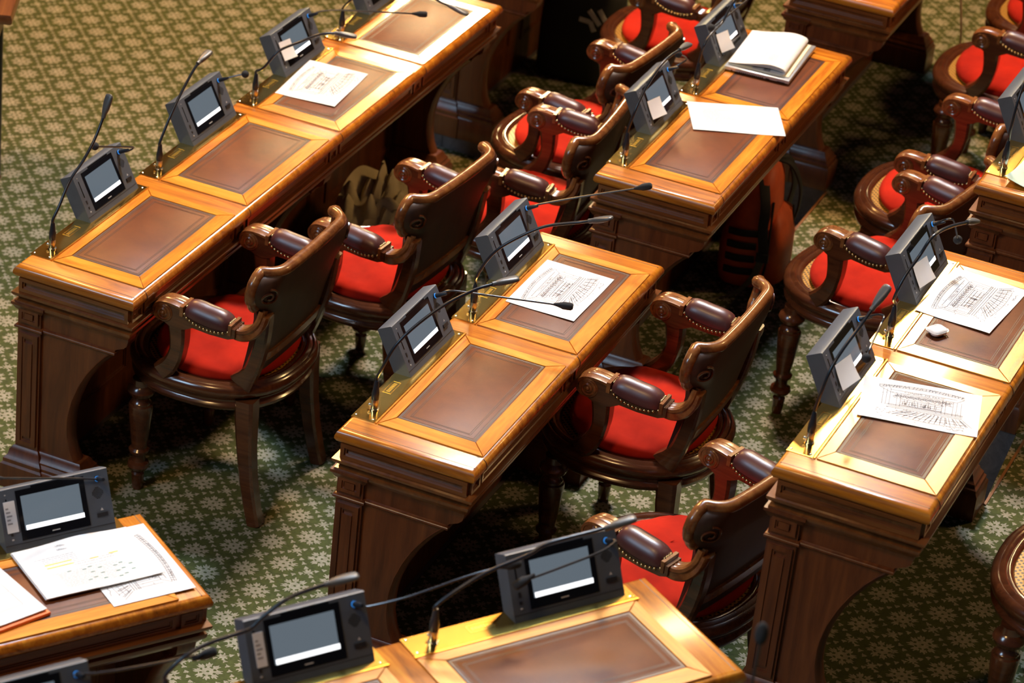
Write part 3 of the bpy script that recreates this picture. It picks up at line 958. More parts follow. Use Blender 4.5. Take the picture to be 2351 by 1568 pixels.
MICS = {"A0":[[0.155,0.045,0.739],[0.153,0.047,0.822],[0.166,0.049,0.882],[0.217,0.053,0.947],[0.281,0.057,0.985],[0.333,0.061,1.029],[0.371,0.066,1.086],[0.391,0.07,1.136]],
 "A1":[[0.761,0.045,0.747],[0.771,0.046,0.8],[0.782,0.049,0.868],[0.824,0.054,0.934],[0.886,0.06,0.999],[0.942,0.066,1.046],[0.994,0.07,1.064]],
 "A2":[[1.421,0.045,0.743],[1.4,0.054,0.802],[1.388,0.077,0.876],[1.41,0.116,0.937],[1.46,0.165,0.964],[1.492,0.216,0.992],[1.521,0.261,0.997],[1.54,0.3,0.994]],
 "A3":[[2.03,0.045,0.757],[2.014,0.052,0.806],[2.004,0.065,0.853],[2.004,0.083,0.898],[2.038,0.12,0.944],[2.107,0.183,0.969],[2.167,0.255,0.943],[2.17,0.33,0.905],[2.175,0.368,0.894],[2.178,0.42,0.883]],
 "B0":[[0.148,0.045,0.758],[0.129,0.054,0.833],[0.116,0.069,0.903],[0.13,0.093,0.967],[0.168,0.127,1.018],[0.222,0.177,1.069],[0.283,0.231,1.102],[0.317,0.262,1.112],[0.355,0.3,1.121]],
 "B1":[[0.755,0.045,0.752],[0.706,0.065,0.867],[0.687,0.078,0.912],[0.677,0.104,0.972],[0.684,0.139,1.023],[0.712,0.198,1.071],[0.731,0.252,1.103],[0.753,0.333,1.128],[0.752,0.4,1.158]],
 "C0":[[0.139,0.045,0.751],[0.123,0.047,0.803],[0.123,0.05,0.84],[0.115,0.059,0.917],[0.128,0.069,0.976],[0.168,0.08,1.015],[0.23,0.095,1.051],[0.267,0.107,1.083],[0.297,0.12,1.118]],
 "C1":[[0.712,0.045,0.777],[0.715,0.047,0.808],[0.697,0.051,0.854],[0.683,0.059,0.911],[0.697,0.072,0.969],[0.74,0.09,1.016],[0.765,0.109,1.066],[0.858,0.126,1.059],[1.019,0.15,1.014]],
 "D0":[[0.151,0.045,0.757],[0.141,0.05,0.852],[0.141,0.056,0.909],[0.183,0.066,0.973],[0.241,0.077,1.02],[0.309,0.087,1.043],[0.432,0.1,1.041]],
 "D1":[[0.76,0.045,0.758],[0.74,0.049,0.83],[0.741,0.051,0.862],[0.753,0.057,0.907],[0.788,0.064,0.939],[0.865,0.074,0.958],[0.886,0.08,0.986],[0.92,0.09,1.022],[0.979,0.1,1.037]],
 "E0":[[0.144,0.045,0.746],[0.142,0.045,0.812],[0.125,0.046,0.89],[0.145,0.048,0.978],[0.19,0.049,1.022],[0.283,0.05,1.042]],
 "H1":[[0.776,0.045,0.794],[0.776,0.046,0.829],[0.79,0.048,0.871],[0.811,0.05,0.887],[0.864,0.055,0.909],[0.942,0.065,0.926],[0.972,0.07,0.952],[1.016,0.078,0.986],[1.063,0.086,1.004],[1.144,0.1,1.02]],
 "H2":[[1.422,0.045,0.748],[1.421,0.047,0.807],[1.433,0.049,0.851],[1.458,0.052,0.886],[1.52,0.059,0.915],[1.602,0.068,0.938],[1.651,0.075,0.961],[1.772,0.091,0.976],[1.826,0.1,0.989]],
 "A0t":[[0.588,-0.0,0.87],[0.606,0.02,0.874],[0.614,0.04,0.89],[0.568,0.04,0.911],[0.445,0.02,0.956],[0.414,0.02,0.97]],
 "A1t":[[1.227,-0.005,0.87],[1.237,0.03,0.885],[1.247,0.064,0.9],[1.252,0.08,0.905]],
 "A2t":[[1.865,-0.005,0.871],[1.878,0.039,0.891],[1.911,0.12,0.903],[1.993,0.316,0.914],[2.012,0.36,0.916]],
 "B0t":[[0.601,-0.005,0.876],[0.607,0.031,0.891],[0.621,0.087,0.896],[0.649,0.199,0.9],[0.676,0.312,0.905],[0.687,0.36,0.907]],
 "B1t":[[1.232,-0.005,0.872],[1.243,0.035,0.888],[1.277,0.157,0.935],[1.31,0.279,0.979],[1.322,0.33,0.999]],
 "C0t":[[0.58,0.0,0.888],[0.557,0.05,0.918],[0.543,0.07,0.93],[0.52,0.08,0.935],[0.501,0.08,0.924],[0.393,0.09,0.914],[0.372,0.09,0.895]],
 "C1t":[[1.186,-0.0,0.894],[1.159,0.04,0.923],[1.154,0.06,0.935],[1.163,0.07,0.925],[1.179,0.08,0.882],[1.2,0.08,0.859]],
 "D0t":[[0.59,-0.0,0.886],[0.611,0.03,0.892],[0.611,0.05,0.912],[0.592,0.05,0.931],[0.521,0.05,0.966]],
 "D1t":[[1.295,0.0,0.892],[1.311,0.02,0.898],[1.314,0.03,0.886],[1.243,0.03,0.889],[0.95,0.03,0.907],[0.898,0.03,0.915]],
 "G2t":[[1.845,-0.005,0.874],[1.811,0.002,0.884],[1.69,0.029,0.929],[1.584,0.052,0.968],[1.548,0.06,0.981]],
 "H1t":[[1.226,-0.005,0.864],[1.247,-0.002,0.855],[1.346,0.013,0.864],[1.479,0.033,0.895],[1.556,0.044,0.906],[1.597,0.05,0.909]],
 "H2t":[[1.86,0.0,0.873],[1.854,0.03,0.891],[1.851,0.04,0.892],[1.811,0.05,0.884],[1.709,0.06,0.878],[1.608,0.07,0.874],[1.583,0.07,0.867]],
 "H0t":[[0.595,-0.005,0.858],[0.687,0.013,0.865],[0.85,0.045,0.877],[0.878,0.05,0.881]]}

# ------------------------------------------------------------------ conference terminals
TW, TH = 0.283, 0.134        # width, height above the plate
ZP = HT + 0.003


def fr_pt(s_, t_, off=0.0):
    """point on the sloped front: s across (0..1), t from the top (0..1)"""
    x_ = -0.015 + 0.070 * t_
    z = TH * (1 - t_)
    return (x_ + off * 0.886, s_ * TW, z + off * 0.463)


def front_plate(m, s0, s1, t0, t1, o0, o1):
    q = [fr_pt(s0, t1, o0), fr_pt(s1, t1, o0), fr_pt(s1, t0, o0), fr_pt(s0, t0, o0)]
    r_ = [fr_pt(s0, t1, o1), fr_pt(s1, t1, o1), fr_pt(s1, t0, o1), fr_pt(s0, t0, o1)]
    return m.loft([q, r_])


def make_terminal():
    e = thing('conference_terminal', 'x', 'terminal', (0, 0, 0), 0, 'touch screen voting terminals')
    prof = [(0.055, 0.0), (0.004, 0.0), (-0.052, 0.109), (-0.054, 0.113), (-0.052, 0.116), (-0.018, 0.1338), (-0.0145, 0.1332), (-0.0125, 0.130)]
    m = MB()
    m.loft([[(x_ * 1.0, y_, z) for x_, z in prof] for y_ in (0.0, TW)])
    m.build('body', 'plastic', e)
    front_plate(MB(), 0.0, 1.0, 0.892, 0.897, 0.0, 0.0006).build('seam', 'plastic_dark', e)
    gl = front_plate(MB(), 0.155, 0.778, 0.055, 0.852, -0.001, 0.0012).build('glass_panel', 'glass_black', e)
    front_plate(MB(), 0.195, 0.728, 0.155, 0.700, 0.001, 0.0016).build('screen', 'screen', gl)
    front_plate(MB(), 0.205, 0.735, 0.628, 0.702, 0.0012, 0.0020).build('status_bar', 'screen_bar', gl)
    front_plate(MB(), 0.43, 0.50, 0.79, 0.805, 0.001, 0.0016).build('maker_mark', 'icon_white', gl)
    front_plate(MB(), 0.30, 0.70, 0.022, 0.052, -0.001, 0.0007).build('top_slot', 'glass_black', e)
    front_plate(MB(), 0.060, 0.072, 0.16, 0.50, -0.001, 0.0007).build('card_slot', 'glass_black', e)
    m = MB()
    for t_, h_ in ((0.62, 0.05), (0.735, 0.03)):
        front_plate(m, 0.062, 0.082, t_ - h_, t_ + h_ * 0.5, 0, 0.0012)
    m.build('side_buttons', 'plastic_dark', e)['kind'] = 'stuff'
    m = MB()
    front_plate(m, 0.064, 0.082, 0.80, 0.825, 0, 0.0012)
    front_plate(m, 0.058, 0.070, 0.085, 0.10, 0, 0.0012)
    m.build('icons', 'icon_white', e)['kind'] = 'stuff'
    m = MB()
    for a_ in range(-4, 5):
        for b_ in range(-4, 5):
            if a_ * a_ + b_ * b_ < 18:
                s_, t_ = 0.882 + a_ * 0.0115, 0.36 + b_ * 0.0215
                front_plate(m, s_, s_ + 0.0065, t_, t_ + 0.012, 0, 0.0006)
    gr = m.build('speaker_grille', 'glass_black', e)
    gr['kind'] = 'stuff'
    front_plate(MB(), 0.850, 0.945, 0.69, 0.755, 0, 0.003).build('talk_button', 'plastic_dark', e)
    q = [fr_pt(0.885, 0.655, 0.0008), fr_pt(0.915, 0.655, 0.0008), fr_pt(0.900, 0.610, 0.0008)]
    m = MB().add(q, [(0, 1, 2)])
    m.build('warning_icon', 'icon_white', e)
    c_ = Vector(fr_pt(0.90, 0.145))
    nrm = Vector((0.886, 0, 0.463))
    MB().tube([c_ - nrm * 0.004, c_ + nrm * 0.003], 0.0085, 12).build('microphone_socket', 'plastic_dark', e)
    return e


tproto = make_terminal()
TERM = [('A', 0, 'grey touch screen terminal nearest the left edge, round foam microphone bent over its top'),
        ('A', 1, 'grey touch screen terminal second along the long left desk, no note on it'),
        ('A', 2, 'grey touch screen terminal on the long left desk with a note stuck on its screen'),
        ('A', 3, 'grey touch screen terminal cut by the top edge on the long left desk'),
        ('B', 0, 'grey touch screen terminal at the nearer seat of the centre desk'),
        ('B', 1, 'grey touch screen terminal behind the drawing at the farther seat of the centre desk'),
        ('C', 0, 'grey touch screen terminal with a note, nearer of the two on the right desk'),
        ('C', 1, 'grey touch screen terminal with a note, farther of the two on the right desk'),
        ('D', 0, 'grey touch screen terminal with a note, beside the loose sheet on the upper centre desk'),
        ('D', 1, 'grey touch screen terminal with a note, behind the open booklet and laptop'),
        ('E', 0, 'grey touch screen terminal cut by the right edge above the pale green sheet'),
        ('G', 2, 'grey touch screen terminal at the left edge behind the stack of papers'),
        ('H', 0, 'grey touch screen terminal in the bottom left corner, only its top edge in view'),
        ('H', 1, 'grey touch screen terminal at the bottom edge with a printed card on its left side'),
        ('H', 2, 'grey touch screen terminal at the right end of the foreground desk, cushion behind it')]
ROUND = {'A0', 'A1', 'C0', 'C1', 'D0', 'D1'}
TLOC = {}
TS = [tproto] + [copy_tree(tproto) for _ in TERM[1:]]
for e, (k, s_, lab) in zip(TS, TERM):
    y0 = EE + s_ * WW + 0.262
    p = WP(k, y0, 0.0, ZP)
    e.location = p
    e.rotation_euler = (0, 0, ROT(k))
    e['label'] = lab
    key = k + str(s_)
    TLOC[key] = (k, y0)
    pth = MICS.get(key + 't')
    if pth is None:
        continue
    c_ = Vector(fr_pt(0.90, 0.145))
    P = [Vector((v_, u - y0, z - ZP)) for u, v_, z in pth]
    P[0] = c_
    pts = smooth_path([c_, c_ + Vector((0.886, 0, 0.463)) * 0.012] + P[1:], 6)
    d0 = (pts[6] - c_).normalized()
    MB().tube([c_, c_ + d0 * 0.006], 0.0072, 10).build('light_ring', 'led_blue', e)
    MB().tube([c_ + d0 * 0.005, c_ + d0 * 0.022, c_ + d0 * 0.040], [0.0068, 0.0062, 0.0042], 10).build('microphone_plug', 'mic_black', e)
    MB().tube(pts, 0.0028, 8).build('microphone_stem', 'mic_black', e)
    dr = (pts[-1] - pts[-4]).normalized()
    if key in ROUND:
        m = MB().ball(tuple(pts[-1]), 0.0125, 14, 9)
    else:
        a0 = pts[-1] - dr * 0.026
        m = MB().tube([a0 - dr * 0.022, a0 - dr * 0.010, a0, a0 + dr * 0.004, a0 + dr * 0.026, a0 + dr * 0.031], [0.0032, 0.006, 0.0088, 0.0105, 0.0105, 0.007], 12)
    m.build('foam_windscreen', 'foam', e, angle=60)

# ------------------------------------------------------------------ gooseneck microphones plugged into the brass plates
GO = [('A0', 'black gooseneck microphone rising at the near end of the long left desk, leftmost of all'),
      ('A1', 'black gooseneck microphone standing tall beside the second terminal of the long left desk'),
      ('A2', 'black gooseneck microphone arching past the third terminal of the long left desk'),
      ('A3', 'black gooseneck microphone at the far seat of the long left desk'),
      ('B0', 'black gooseneck microphone bowing across the nearer terminal of the centre desk'),
      ('B1', 'black gooseneck microphone bowing across the farther terminal of the centre desk'),
      ('C0', 'black gooseneck microphone bowing across the nearer terminal of the right desk'),
      ('C1', 'black gooseneck microphone bowing across the farther terminal of the right desk'),
      ('D0', 'black gooseneck microphone crossing the terminal beside the loose sheet'),
      ('D1', 'black gooseneck microphone crossing the terminal behind the open booklet'),
      ('E0', 'black gooseneck microphone at the right edge beside the pale green sheet'),
      ('H1', 'grey gooseneck microphone arching over the printed-card terminal at the bottom edge'),
      ('H2', 'grey gooseneck microphone arching over the rightmost foreground terminal')]
for key, lab in GO:
    k, s_ = key[0], int(key[1])
    P = [Vector((v_, u, z)) for u, v_, z in MICS[key]]
    base = Vector((0.043, EE + s_ * WW + 0.062, ZP))
    g = thing('gooseneck_microphone', lab, 'microphone', WP(k, base.y, base.x, ZP), ROT(k), 'gooseneck microphones on the brass plates')
    MB().lathe([(0.0125, 0.0), (0.0125, 0.003), (0.0098, 0.0035), (0.0098, 0.030), (0.0088, 0.032)], 0, 0, 14).build('socket', 'steel', g)
    MB().ball((-0.013, -0.004, 0.012), 0.0042, 8, 5).build('latch', 'steel', g)
    MB().lathe([(0.0095, 0.030), (0.0105, 0.036), (0.0105, 0.052), (0.0085, 0.060), (0.0062, 0.082), (0.0045, 0.086)], 0, 0, 14).build('connector', 'mic_black', g)
    Q = [Vector((0, 0, 0.080)), Vector((0, 0, 0.095))] + [p - base for p in P[1:] if p.z - base.z > 0.118]
    pts = smooth_path(Q, 6)
    MB().tube(pts, 0.0044, 10).build('stem', 'mic_black', g)
    tip = pts[-1]
    dr = (pts[-1] - pts[-4]).normalized()
    side = dr.cross(Vector((0, 0, 1))).normalized()
    upv = side.cross(dr).normalized()
    MB().tube([tip - dr * 0.048, tip - dr * 0.036], [0.0068, 0.0068], 10).build('collar', 'mic_grey', g)
    rings = []
    for f_, a_, b_ in ((-0.036, 0.0065, 0.0065), (-0.030, 0.0085, 0.0075), (-0.018, 0.0110, 0.0078), (0.0, 0.0130, 0.0072), (0.016, 0.0132, 0.0060), (0.022, 0.0115, 0.0050), (0.025, 0.007, 0.003)):
        rings.append([tuple(tip + dr * f_ + side * (a_ * math.copysign(abs(cos(q)) ** 0.7, cos(q))) + upv * (b_ * math.copysign(abs(sin(q)) ** 0.7, sin(q)))) for q in [2 * pi * j / 14 for j in range(14)]])
    MB().loft(rings).build('capsule', 'mic_grey', g, angle=45)

# microphone on a floor stand, close to the camera, only its foam head in view
top = WP('H', 1.399, 1.10, 1.452)
g = thing('floor_microphone', 'blurred round foam microphone head at the bottom edge, in front of the right desk', 'microphone', (top.x, top.y, 0.507))
hz = top.z - 0.507
MB().lathe([(0.11, 0), (0.11, 0.012), (0.03, 0.02), (0.012, 0.03)], 0, 0, 20).build('stand_base', 'mic_black', g)
MB().tube([(0, 0, 0.02), (0, 0, hz * 0.7)], 0.008, 10).build('stand_pole', 'mic_black', g)
MB().tube(smooth_path([(0, 0, hz * 0.7), (-0.004, 0, hz * 0.85), (0, 0, hz - 0.01)], 4), 0.003, 8).build('stem', 'mic_black', g)
MB().ball((0, 0, hz + 0.01), 0.0125, 12, 8, (1, 1, 1.9)).build('foam_windscreen', 'foam', g, angle=60)

# ------------------------------------------------------------------ sticky notes and cards on the terminals
NOTES = [('A2', 0.075, 0.34, 0.28, 0.70, 8, 'white note stuck on the screen of the third terminal on the long left desk'),
         ('C0', 0.12, 0.50, 0.40, 0.84, 9, 'white note stuck on the nearer terminal of the right desk'),
         ('C1', 0.14, 0.53, 0.42, 0.84, 9, 'white note stuck on the farther terminal of the right desk'),
         ('D0', 0.13, 0.47, 0.40, 0.80, 10, 'white note stuck on the terminal beside the loose sheet'),
         ('D1', 0.13, 0.48, 0.40, 0.82, 10, 'white note stuck on the terminal behind the open booklet')]
for key, s0, s1, t0, t1, rot, lab in NOTES:
    k, y0 = TLOC[key]
    cs, ct = (s0 + s1) / 2, (t0 + t1) / 2
    m = MB()
    n = 8
    vs, fs = [], []
    for i in range(n + 1):
        for j in range(n + 1):
            a_, b_ = (i / n - 0.5) * (s1 - s0) * TW, (j / n - 0.5) * (t1 - t0) * 0.151
            r_ = radians(rot)
            a2, b2 = a_ * cos(r_) - b_ * sin(r_), a_ * sin(r_) + b_ * cos(r_)
            curl = 0.0032 + 0.010 * (j / n) ** 2 * (0.4 + 0.6 * i / n)
            vs.append(fr_pt(cs + a2 / TW, ct + b2 / 0.151, curl))
    for i in range(n):
        for j in range(n):
            fs.append((i * (n + 1) + j, i * (n + 1) + j + 1, (i + 1) * (n + 1) + j + 1, (i + 1) * (n + 1) + j))
    m.add(vs, fs)
    o = m.build('sticky_note', 'paper')
    o.location = WP(k, y0, 0, ZP)
    o.rotation_euler = (0, 0, ROT(k))
    tag(o, lab, 'note', 'notes stuck on terminals')
for key, s0, s1, t0, t1, lab in (('H1', 0.052, 0.135, 0.20, 0.68, 'small printed white card on the terminal at the bottom edge'),
                                 ('G2', 0.035, 0.135, 0.20, 0.70, 'small white card on the terminal at the left edge')):
    k, y0 = TLOC[key]
    o = front_plate(MB(), s0, s1, t0, t1, 0.001, 0.0022).build('name_card', 'paper')
    m = MB()
    for q in range(5):
        front_plate(m, s0 + 0.012, s0 + 0.012 + 0.05 * (0.5 + 0.5 * ((q * 7) % 5) / 4), t0 + 0.10 + q * 0.06, t0 + 0.125 + q * 0.06, 0.0021, 0.0025)
    m.build('printed_text', 'print_grey', o)
    o.location = WP(k, y0, 0, ZP)
    o.rotation_euler = (0, 0, ROT(k))
    tag(o, lab, 'card', 'cards on terminals')


# ------------------------------------------------------------------ sheets of paper
def sheet_mesh(name, mat, w_, h_, wav=0.0012, lift=0.0, corner=0.0, thick=0.0006, fold=None):
    n1, n2 = 16, 12
    vs, fs = [], []

    def zf(a_, b_):
        z = wav * (sin(a_ * 5.1 + 1) * cos(b_ * 4.3) + 1)
        z += lift * max(0, a_ - 0.6) ** 2 * 4
        z += corner * max(0, (1 - a_) + b_ - 1.4) ** 2 * 3
        if fold:
            z += fold * math.exp(-((b_ - 0.93) / 0.10) ** 2) * math.exp(-((a_ - 0.55) / 0.25) ** 2)
        return z
    for lay in (0, 1):
        for i in range(n1 + 1):
            for j in range(n2 + 1):
                a_, b_ = i / n1, j / n2
                vs.append(((a_ - 0.5) * w_, (b_ - 0.5) * h_, zf(a_, b_) + lay * thick))
    N_ = (n1 + 1) * (n2 + 1)
    for i in range(n1):
        for j in range(n2):
            q = (i * (n2 + 1) + j, (i + 1) * (n2 + 1) + j, (i + 1) * (n2 + 1) + j + 1, i * (n2 + 1) + j + 1)
            fs.append(tuple(reversed(q)))
            fs.append(tuple(p + N_ for p in q))
    bd = [i * (n2 + 1) for i in range(n1 + 1)] + [n1 * (n2 + 1) + j for j in range(1, n2 + 1)] + [i * (n2 + 1) + n2 for i in range(n1 - 1, -1, -1)] + [j for j in range(n2 - 1, 0, -1)]
    for i in range(len(bd)):
        a_, b_ = bd[i], bd[(i + 1) % len(bd)]
        fs.append((a_, b_, b_ + N_, a_ + N_))
    m = MB()
    m.add(vs, fs)
    return m, (lambda x_, y_: zf(x_ / w_ + 0.5, y_ / h_ + 0.5) + thick)


class Ink:
    """thin strokes lying just above a sheet"""
    def __init__(s, zf, k_=1.0):
        s.m = MB()
        s.zf = zf
        s.k = k_

    def line(s, p, q, wd=0.0007, segs=None):
        p, q = Vector(p), Vector(q)
        L_ = (q - p).length
        if L_ < 1e-6:
            return
        wd *= s.k
        n = segs or max(1, int(L_ / 0.02))
        d_ = (q - p) / L_
        nn = Vector((-d_.y, d_.x)) * wd / 2
        vs, fs = [], []
        for i in range(n + 1):
            c_ = p + (q - p) * i / n
            for sg in (1, -1):
                x_, y_ = c_.x + nn.x * sg, c_.y + nn.y * sg
                vs.append((x_, y_, s.zf(x_, y_) + 0.0004))
        for i in range(n):
            fs.append((2 * i, 2 * i + 1, 2 * i + 3, 2 * i + 2))
        s.m.add(vs, fs)

    def poly(s, pts, wd=0.0007):
        for a_, b_ in zip(pts, pts[1:]):
            s.line(a_, b_, wd)

    def build(s, name, mat, parent):
        o = s.m.build(name, mat, parent)
        o['kind'] = 'stuff'
        return o


def text_mesh(body, size, mat, parent, loc, rz=0.0, name='lettering', space=1.0):
    cu = bpy.data.curves.new('txt', 'FONT')
    cu.body = body
    cu.size = size
    cu.align_x = 'CENTER'
    cu.space_character = space
    ob = bpy.data.objects.new('txt', cu)
    C.objects.link(ob)
    bpy.context.view_layer.update()
    me = bpy.data.meshes.new_from_object(ob.evaluated_get(bpy.context.evaluated_depsgraph_get()))
    bpy.data.objects.remove(ob)
    me.materials.clear()
    me.materials.append(M[mat])
    o = link(name, me, parent, loc)
    o.rotation_euler = (0, 0, rz)
    return o


def sketch(parent, zf, w_, h_, seed):
    """architect's drawing of a council chamber"""
    R = random.Random(seed)
    k = Ink(zf, 1.5)

    def P(a_, b_):
        return ((a_ - 0.5) * w_, (b_ - 0.5) * h_)

    def L_(a0, b0, a1, b1, wd=0.0006):
        k.line(P(a0, b0), P(a1, b1), wd)
    # vault and coffered ceiling on top
    for r_ in (0.0, 0.03, 0.055):
        k.poly([P(0.14 + 0.72 * i / 16, 0.80 + r_ + 0.05 * sin(pi * i / 16)) for i in range(17)], 0.0006)
    for i in range(26):
        a_ = 0.14 + 0.72 * i / 26
        b_ = 0.80 + 0.05 * sin(pi * i / 26)
        L_(a_, b_, a_ + R.uniform(-0.01, 0.02), b_ + 0.055, 0.0008)
        if R.random() < 0.6:
            L_(a_, b_ + 0.02, a_ + 0.02, b_ + 0.05, 0.0009)
    # entablature
    for b_ in (0.70, 0.765):
        L_(0.24, b_, 0.80, b_, 0.0008)
    L_(0.24, 0.70, 0.14, 0.80)
    L_(0.80, 0.70, 0.86, 0.80)
    # garland frieze
    for i in range(34):
        a_ = 0.28 + 0.48 * i / 34
        b_ = 0.615 + 0.03 * abs(sin(i * 0.8))
        k.poly([P(a_ + 0.018 * cos(q), b_ + 0.022 * sin(q)) for q in (0, 1.2, 2.4, 3.8, 5.2)], 0.0008)
    L_(0.27, 0.585, 0.77, 0.585)
    L_(0.27, 0.675, 0.77, 0.675)
    # columns and doors
    for a_ in (0.18, 0.21, 0.24, 0.30, 0.33, 0.68, 0.71, 0.77, 0.80, 0.84):
        L_(a_, 0.38, a_ + R.uniform(-0.003, 0.003), 0.70 if a_ > 0.24 else 0.78, 0.0006)
    for i in range(30):
        a_ = R.uniform(0.34, 0.66)
        L_(a_, 0.44, a_ + R.uniform(-0.006, 0.006), R.uniform(0.48, 0.57), 0.0007)
    for b_ in (0.43, 0.47, 0.52, 0.56):
        L_(0.33, b_, 0.68, b_ + R.uniform(-0.004, 0.004), 0.0009)
    # rostrum
    for b_ in (0.33, 0.36, 0.39, 0.41):
        L_(0.22, b_, 0.86, b_ + 0.01, 0.0008)
    # fan of benches
    for i in range(17):
        a_ = 0.40 + 0.46 * i / 16
        L_(a_, 0.32, 0.28 + 0.72 * i / 16 - 0.05, 0.12 + 0.05 * abs(i - 8) / 8, 0.0007)
        if i % 2:
            L_(a_ + 0.008, 0.31, 0.28 + 0.72 * i / 16 - 0.04, 0.18, 0.0009)
    for r_ in range(3):
        k.poly([P(0.30 + 0.58 * i / 14, 0.27 - 0.06 * r_ - 0.03 * sin(pi * i / 14)) for i in range(15)], 0.0006)
    # scribbled figures
    for i in range(70):
        a_, b_ = R.uniform(0.15, 0.90), R.uniform(0.08, 0.34)
        L_(a_, b_, a_ + R.uniform(-0.02, 0.02), b_ + R.uniform(-0.02, 0.02), 0.0008)
    for i in range(46):
        a_, b_ = R.uniform(0.15, 0.85), R.uniform(0.40, 0.80)
        L_(a_, b_, a_ + R.uniform(-0.02, 0.02), b_ + R.uniform(-0.025, 0.025), 0.0007)
    # signature
    k.poly([P(0.74 + 0.015 * i, 0.07 + R.uniform(-0.02, 0.03)) for i in range(9)], 0.0008)
    k.build('pencil_drawing', 'pencil', parent)
    x_, y_ = P(0.52, 0.715)
    text_mesh('CONSEIL DE PARIS', 0.0105, 'print_dark', parent, (x_, y_, zf(x_, y_) + 0.0008), 0, 'lettering', 1.15)


def place(o, k, u, v_, phi, z=HT + 0.0045):
    o.location = WP(k, u, v_, z)
    o.rotation_euler = (0, 0, ROT(k) + radians(90 - phi))


def paper(name, k, u, v_, phi, w_, h_, label, cat='paper', mat='paper', z=HT + 0.0045, group=None, **kw):
    m, zf = sheet_mesh(name, mat, w_, h_, **kw)
    o = m.build(name, mat, angle=80)
    place(o, k, u, v_, phi, z)
    tag(o, label, cat, group)
    return o, zf


A4W, A4H = 0.297, 0.21
for i, (k, u, v_, phi, lab, wv) in enumerate([
        ('B', 1.024, 0.204, 0.5, 'pencil drawing of a council chamber lying on the centre desk', 0.0012),
        ('A', 1.629, 0.175, -4.5, 'pencil drawing of a council chamber lying on the long left desk', 0.0016),
        ('C', 0.4665, 0.223, 77, 'pencil drawing lying crosswise on the nearer seat of the right desk', 0.0016),
        ('C', 1.084, 0.173, 4.2, 'pencil drawing on the farther seat of the right desk, beside the earbud case', 0.0022)]):
    o, zf = paper('drawing', k, u, v_, phi, A4W, A4H, lab, 'drawing', group='pencil drawings on the desks', wav=wv)
    sketch(o, zf, A4W, A4H, 11 + i)


def text_lines(ink, x0, x1, y, R, wd=0.0011, gap=0.35):
    x_ = x0
    while x_ < x1:
        wl = R.uniform(0.003, 0.011)
        ink.line((x_, y), (min(x_ + wl, x1), y), wd, 1)
        x_ += wl + 0.0018


# loose sheet on the upper desk
o, zf = paper('document', 'D', 0.618, 0.240, 64, A4W, A4H, 'loose printed sheet hanging over the front edge of the upper centre desk', 'document', wav=0.001)
R = random.Random(3)
ik = Ink(zf)
for y_ in (0.090, 0.084):
    text_lines(ik, -0.135, -0.03, y_, R, 0.0009)
text_lines(ik, -0.07, 0.07, 0.074, R, 0.0012)
for q in range(20):
    y_ = 0.062 - q * 0.0062
    if q in (0, 6, 10, 13, 16):
        text_lines(ik, -0.137, -0.112, y_, R, 0.0009)
    text_lines(ik, -0.105, -0.105 + (0.20 if q in (1, 6, 9, 12) else R.uniform(0.05, 0.11)), y_, R, 0.0009)
text_lines(ik, -0.06, 0.05, -0.076, R, 0.0012)
ik.build('printed_text', 'print_grey', o)

# papers on the bottom left desk
o, zf = paper('drawing', 'G', 1.850, 0.209, 90.5, A4W, A4H, 'pencil drawing lying under the highlighted document on the bottom left desk', 'drawing', group='pencil drawings on the desks', wav=0.001)
sketch(o, zf, A4W, A4H, 31)
st = thing('document', 'stapled document with yellow and green highlights on the bottom left desk', 'document', WP('G', 1.755, 0.174, HT + 0.0085), ROT('G') + radians(90))
for q in range(3):
    m, zf = sheet_mesh('page', 'paper', A4W, A4H, wav=0.0012, thick=0.0007, fold=0.012 if q == 2 else 0.008)
    pg = m.build('page', 'paper', st, (0.0012 * q, -0.0008 * q, q * 0.0016), angle=80)
R = random.Random(5)
ik, yl, gn = Ink(zf), Ink(zf), Ink(zf)
for q in range(7):
    y_ = 0.052 - q * 0.0068
    text_lines(ik, -0.115 if q < 1 else -0.098, -0.098 + (0.085 if q < 6 else 0.17), y_, R, 0.0010)
    if q in (4, 6):
        yl.line((-0.098, y_), (-0.030, y_), 0.0036)
yl.line((0.012, 0.012), (0.034, 0.012), 0.0036)
yl.line((0.062, 0.016), (0.086, 0.016), 0.0036)
text_lines(ik, -0.03, 0.07, 0.003, R, 0.0012)
text_lines(ik, -0.02, 0.045, -0.008, R, 0.0012)
for q in range(12):
    y_ = -0.018 - q * 0.0056
    text_lines(ik, -0.105 if q == 0 else -0.085, R.uniform(0.04, 0.11), y_, R, 0.0009)
    if q != 5:
        for z_ in range(1 if q % 2 else 2):
            x_ = -0.06 + ((q * 37 + z_ * 53) % 150) / 1000
            gn.line((x_, y_), (x_ + 0.010, y_), 0.0030)
ik.build('printed_text', 'print_grey', pg)
yl.build('yellow_highlight', 'marker_yellow', pg)
gn.build('green_highlight', 'marker_green', pg)
for y_ in (0.080, 0.069):
    text_mesh('UNISON', 0.008, 'print_dark', pg, (-0.032, y_, zf(-0.032, y_) + 0.001), 0, 'lettering')
fo = thing('folder', 'orange folder topped by white sheets at the left edge of the bottom left desk', 'folder', WP('G', 1.425, 0.245, HT + 0.0045), ROT('G') + radians(90 + 10))
MB().frustum(-0.155, 0.155, -0.112, 0.112, [(0, 0), (0, 0.007), (0.001, 0.008)]).build('cover', 'orange_card', fo)
for q in range(3):
    m, zf = sheet_mesh('page', 'paper', 0.302, A4H, wav=0.001, thick=0.0008)
    pg = m.build('page', 'paper', fo, (0.001 * q - 0.002, 0.004 - 0.001 * q, 0.0085 + 0.002 * q), angle=80)
ik = Ink(zf)
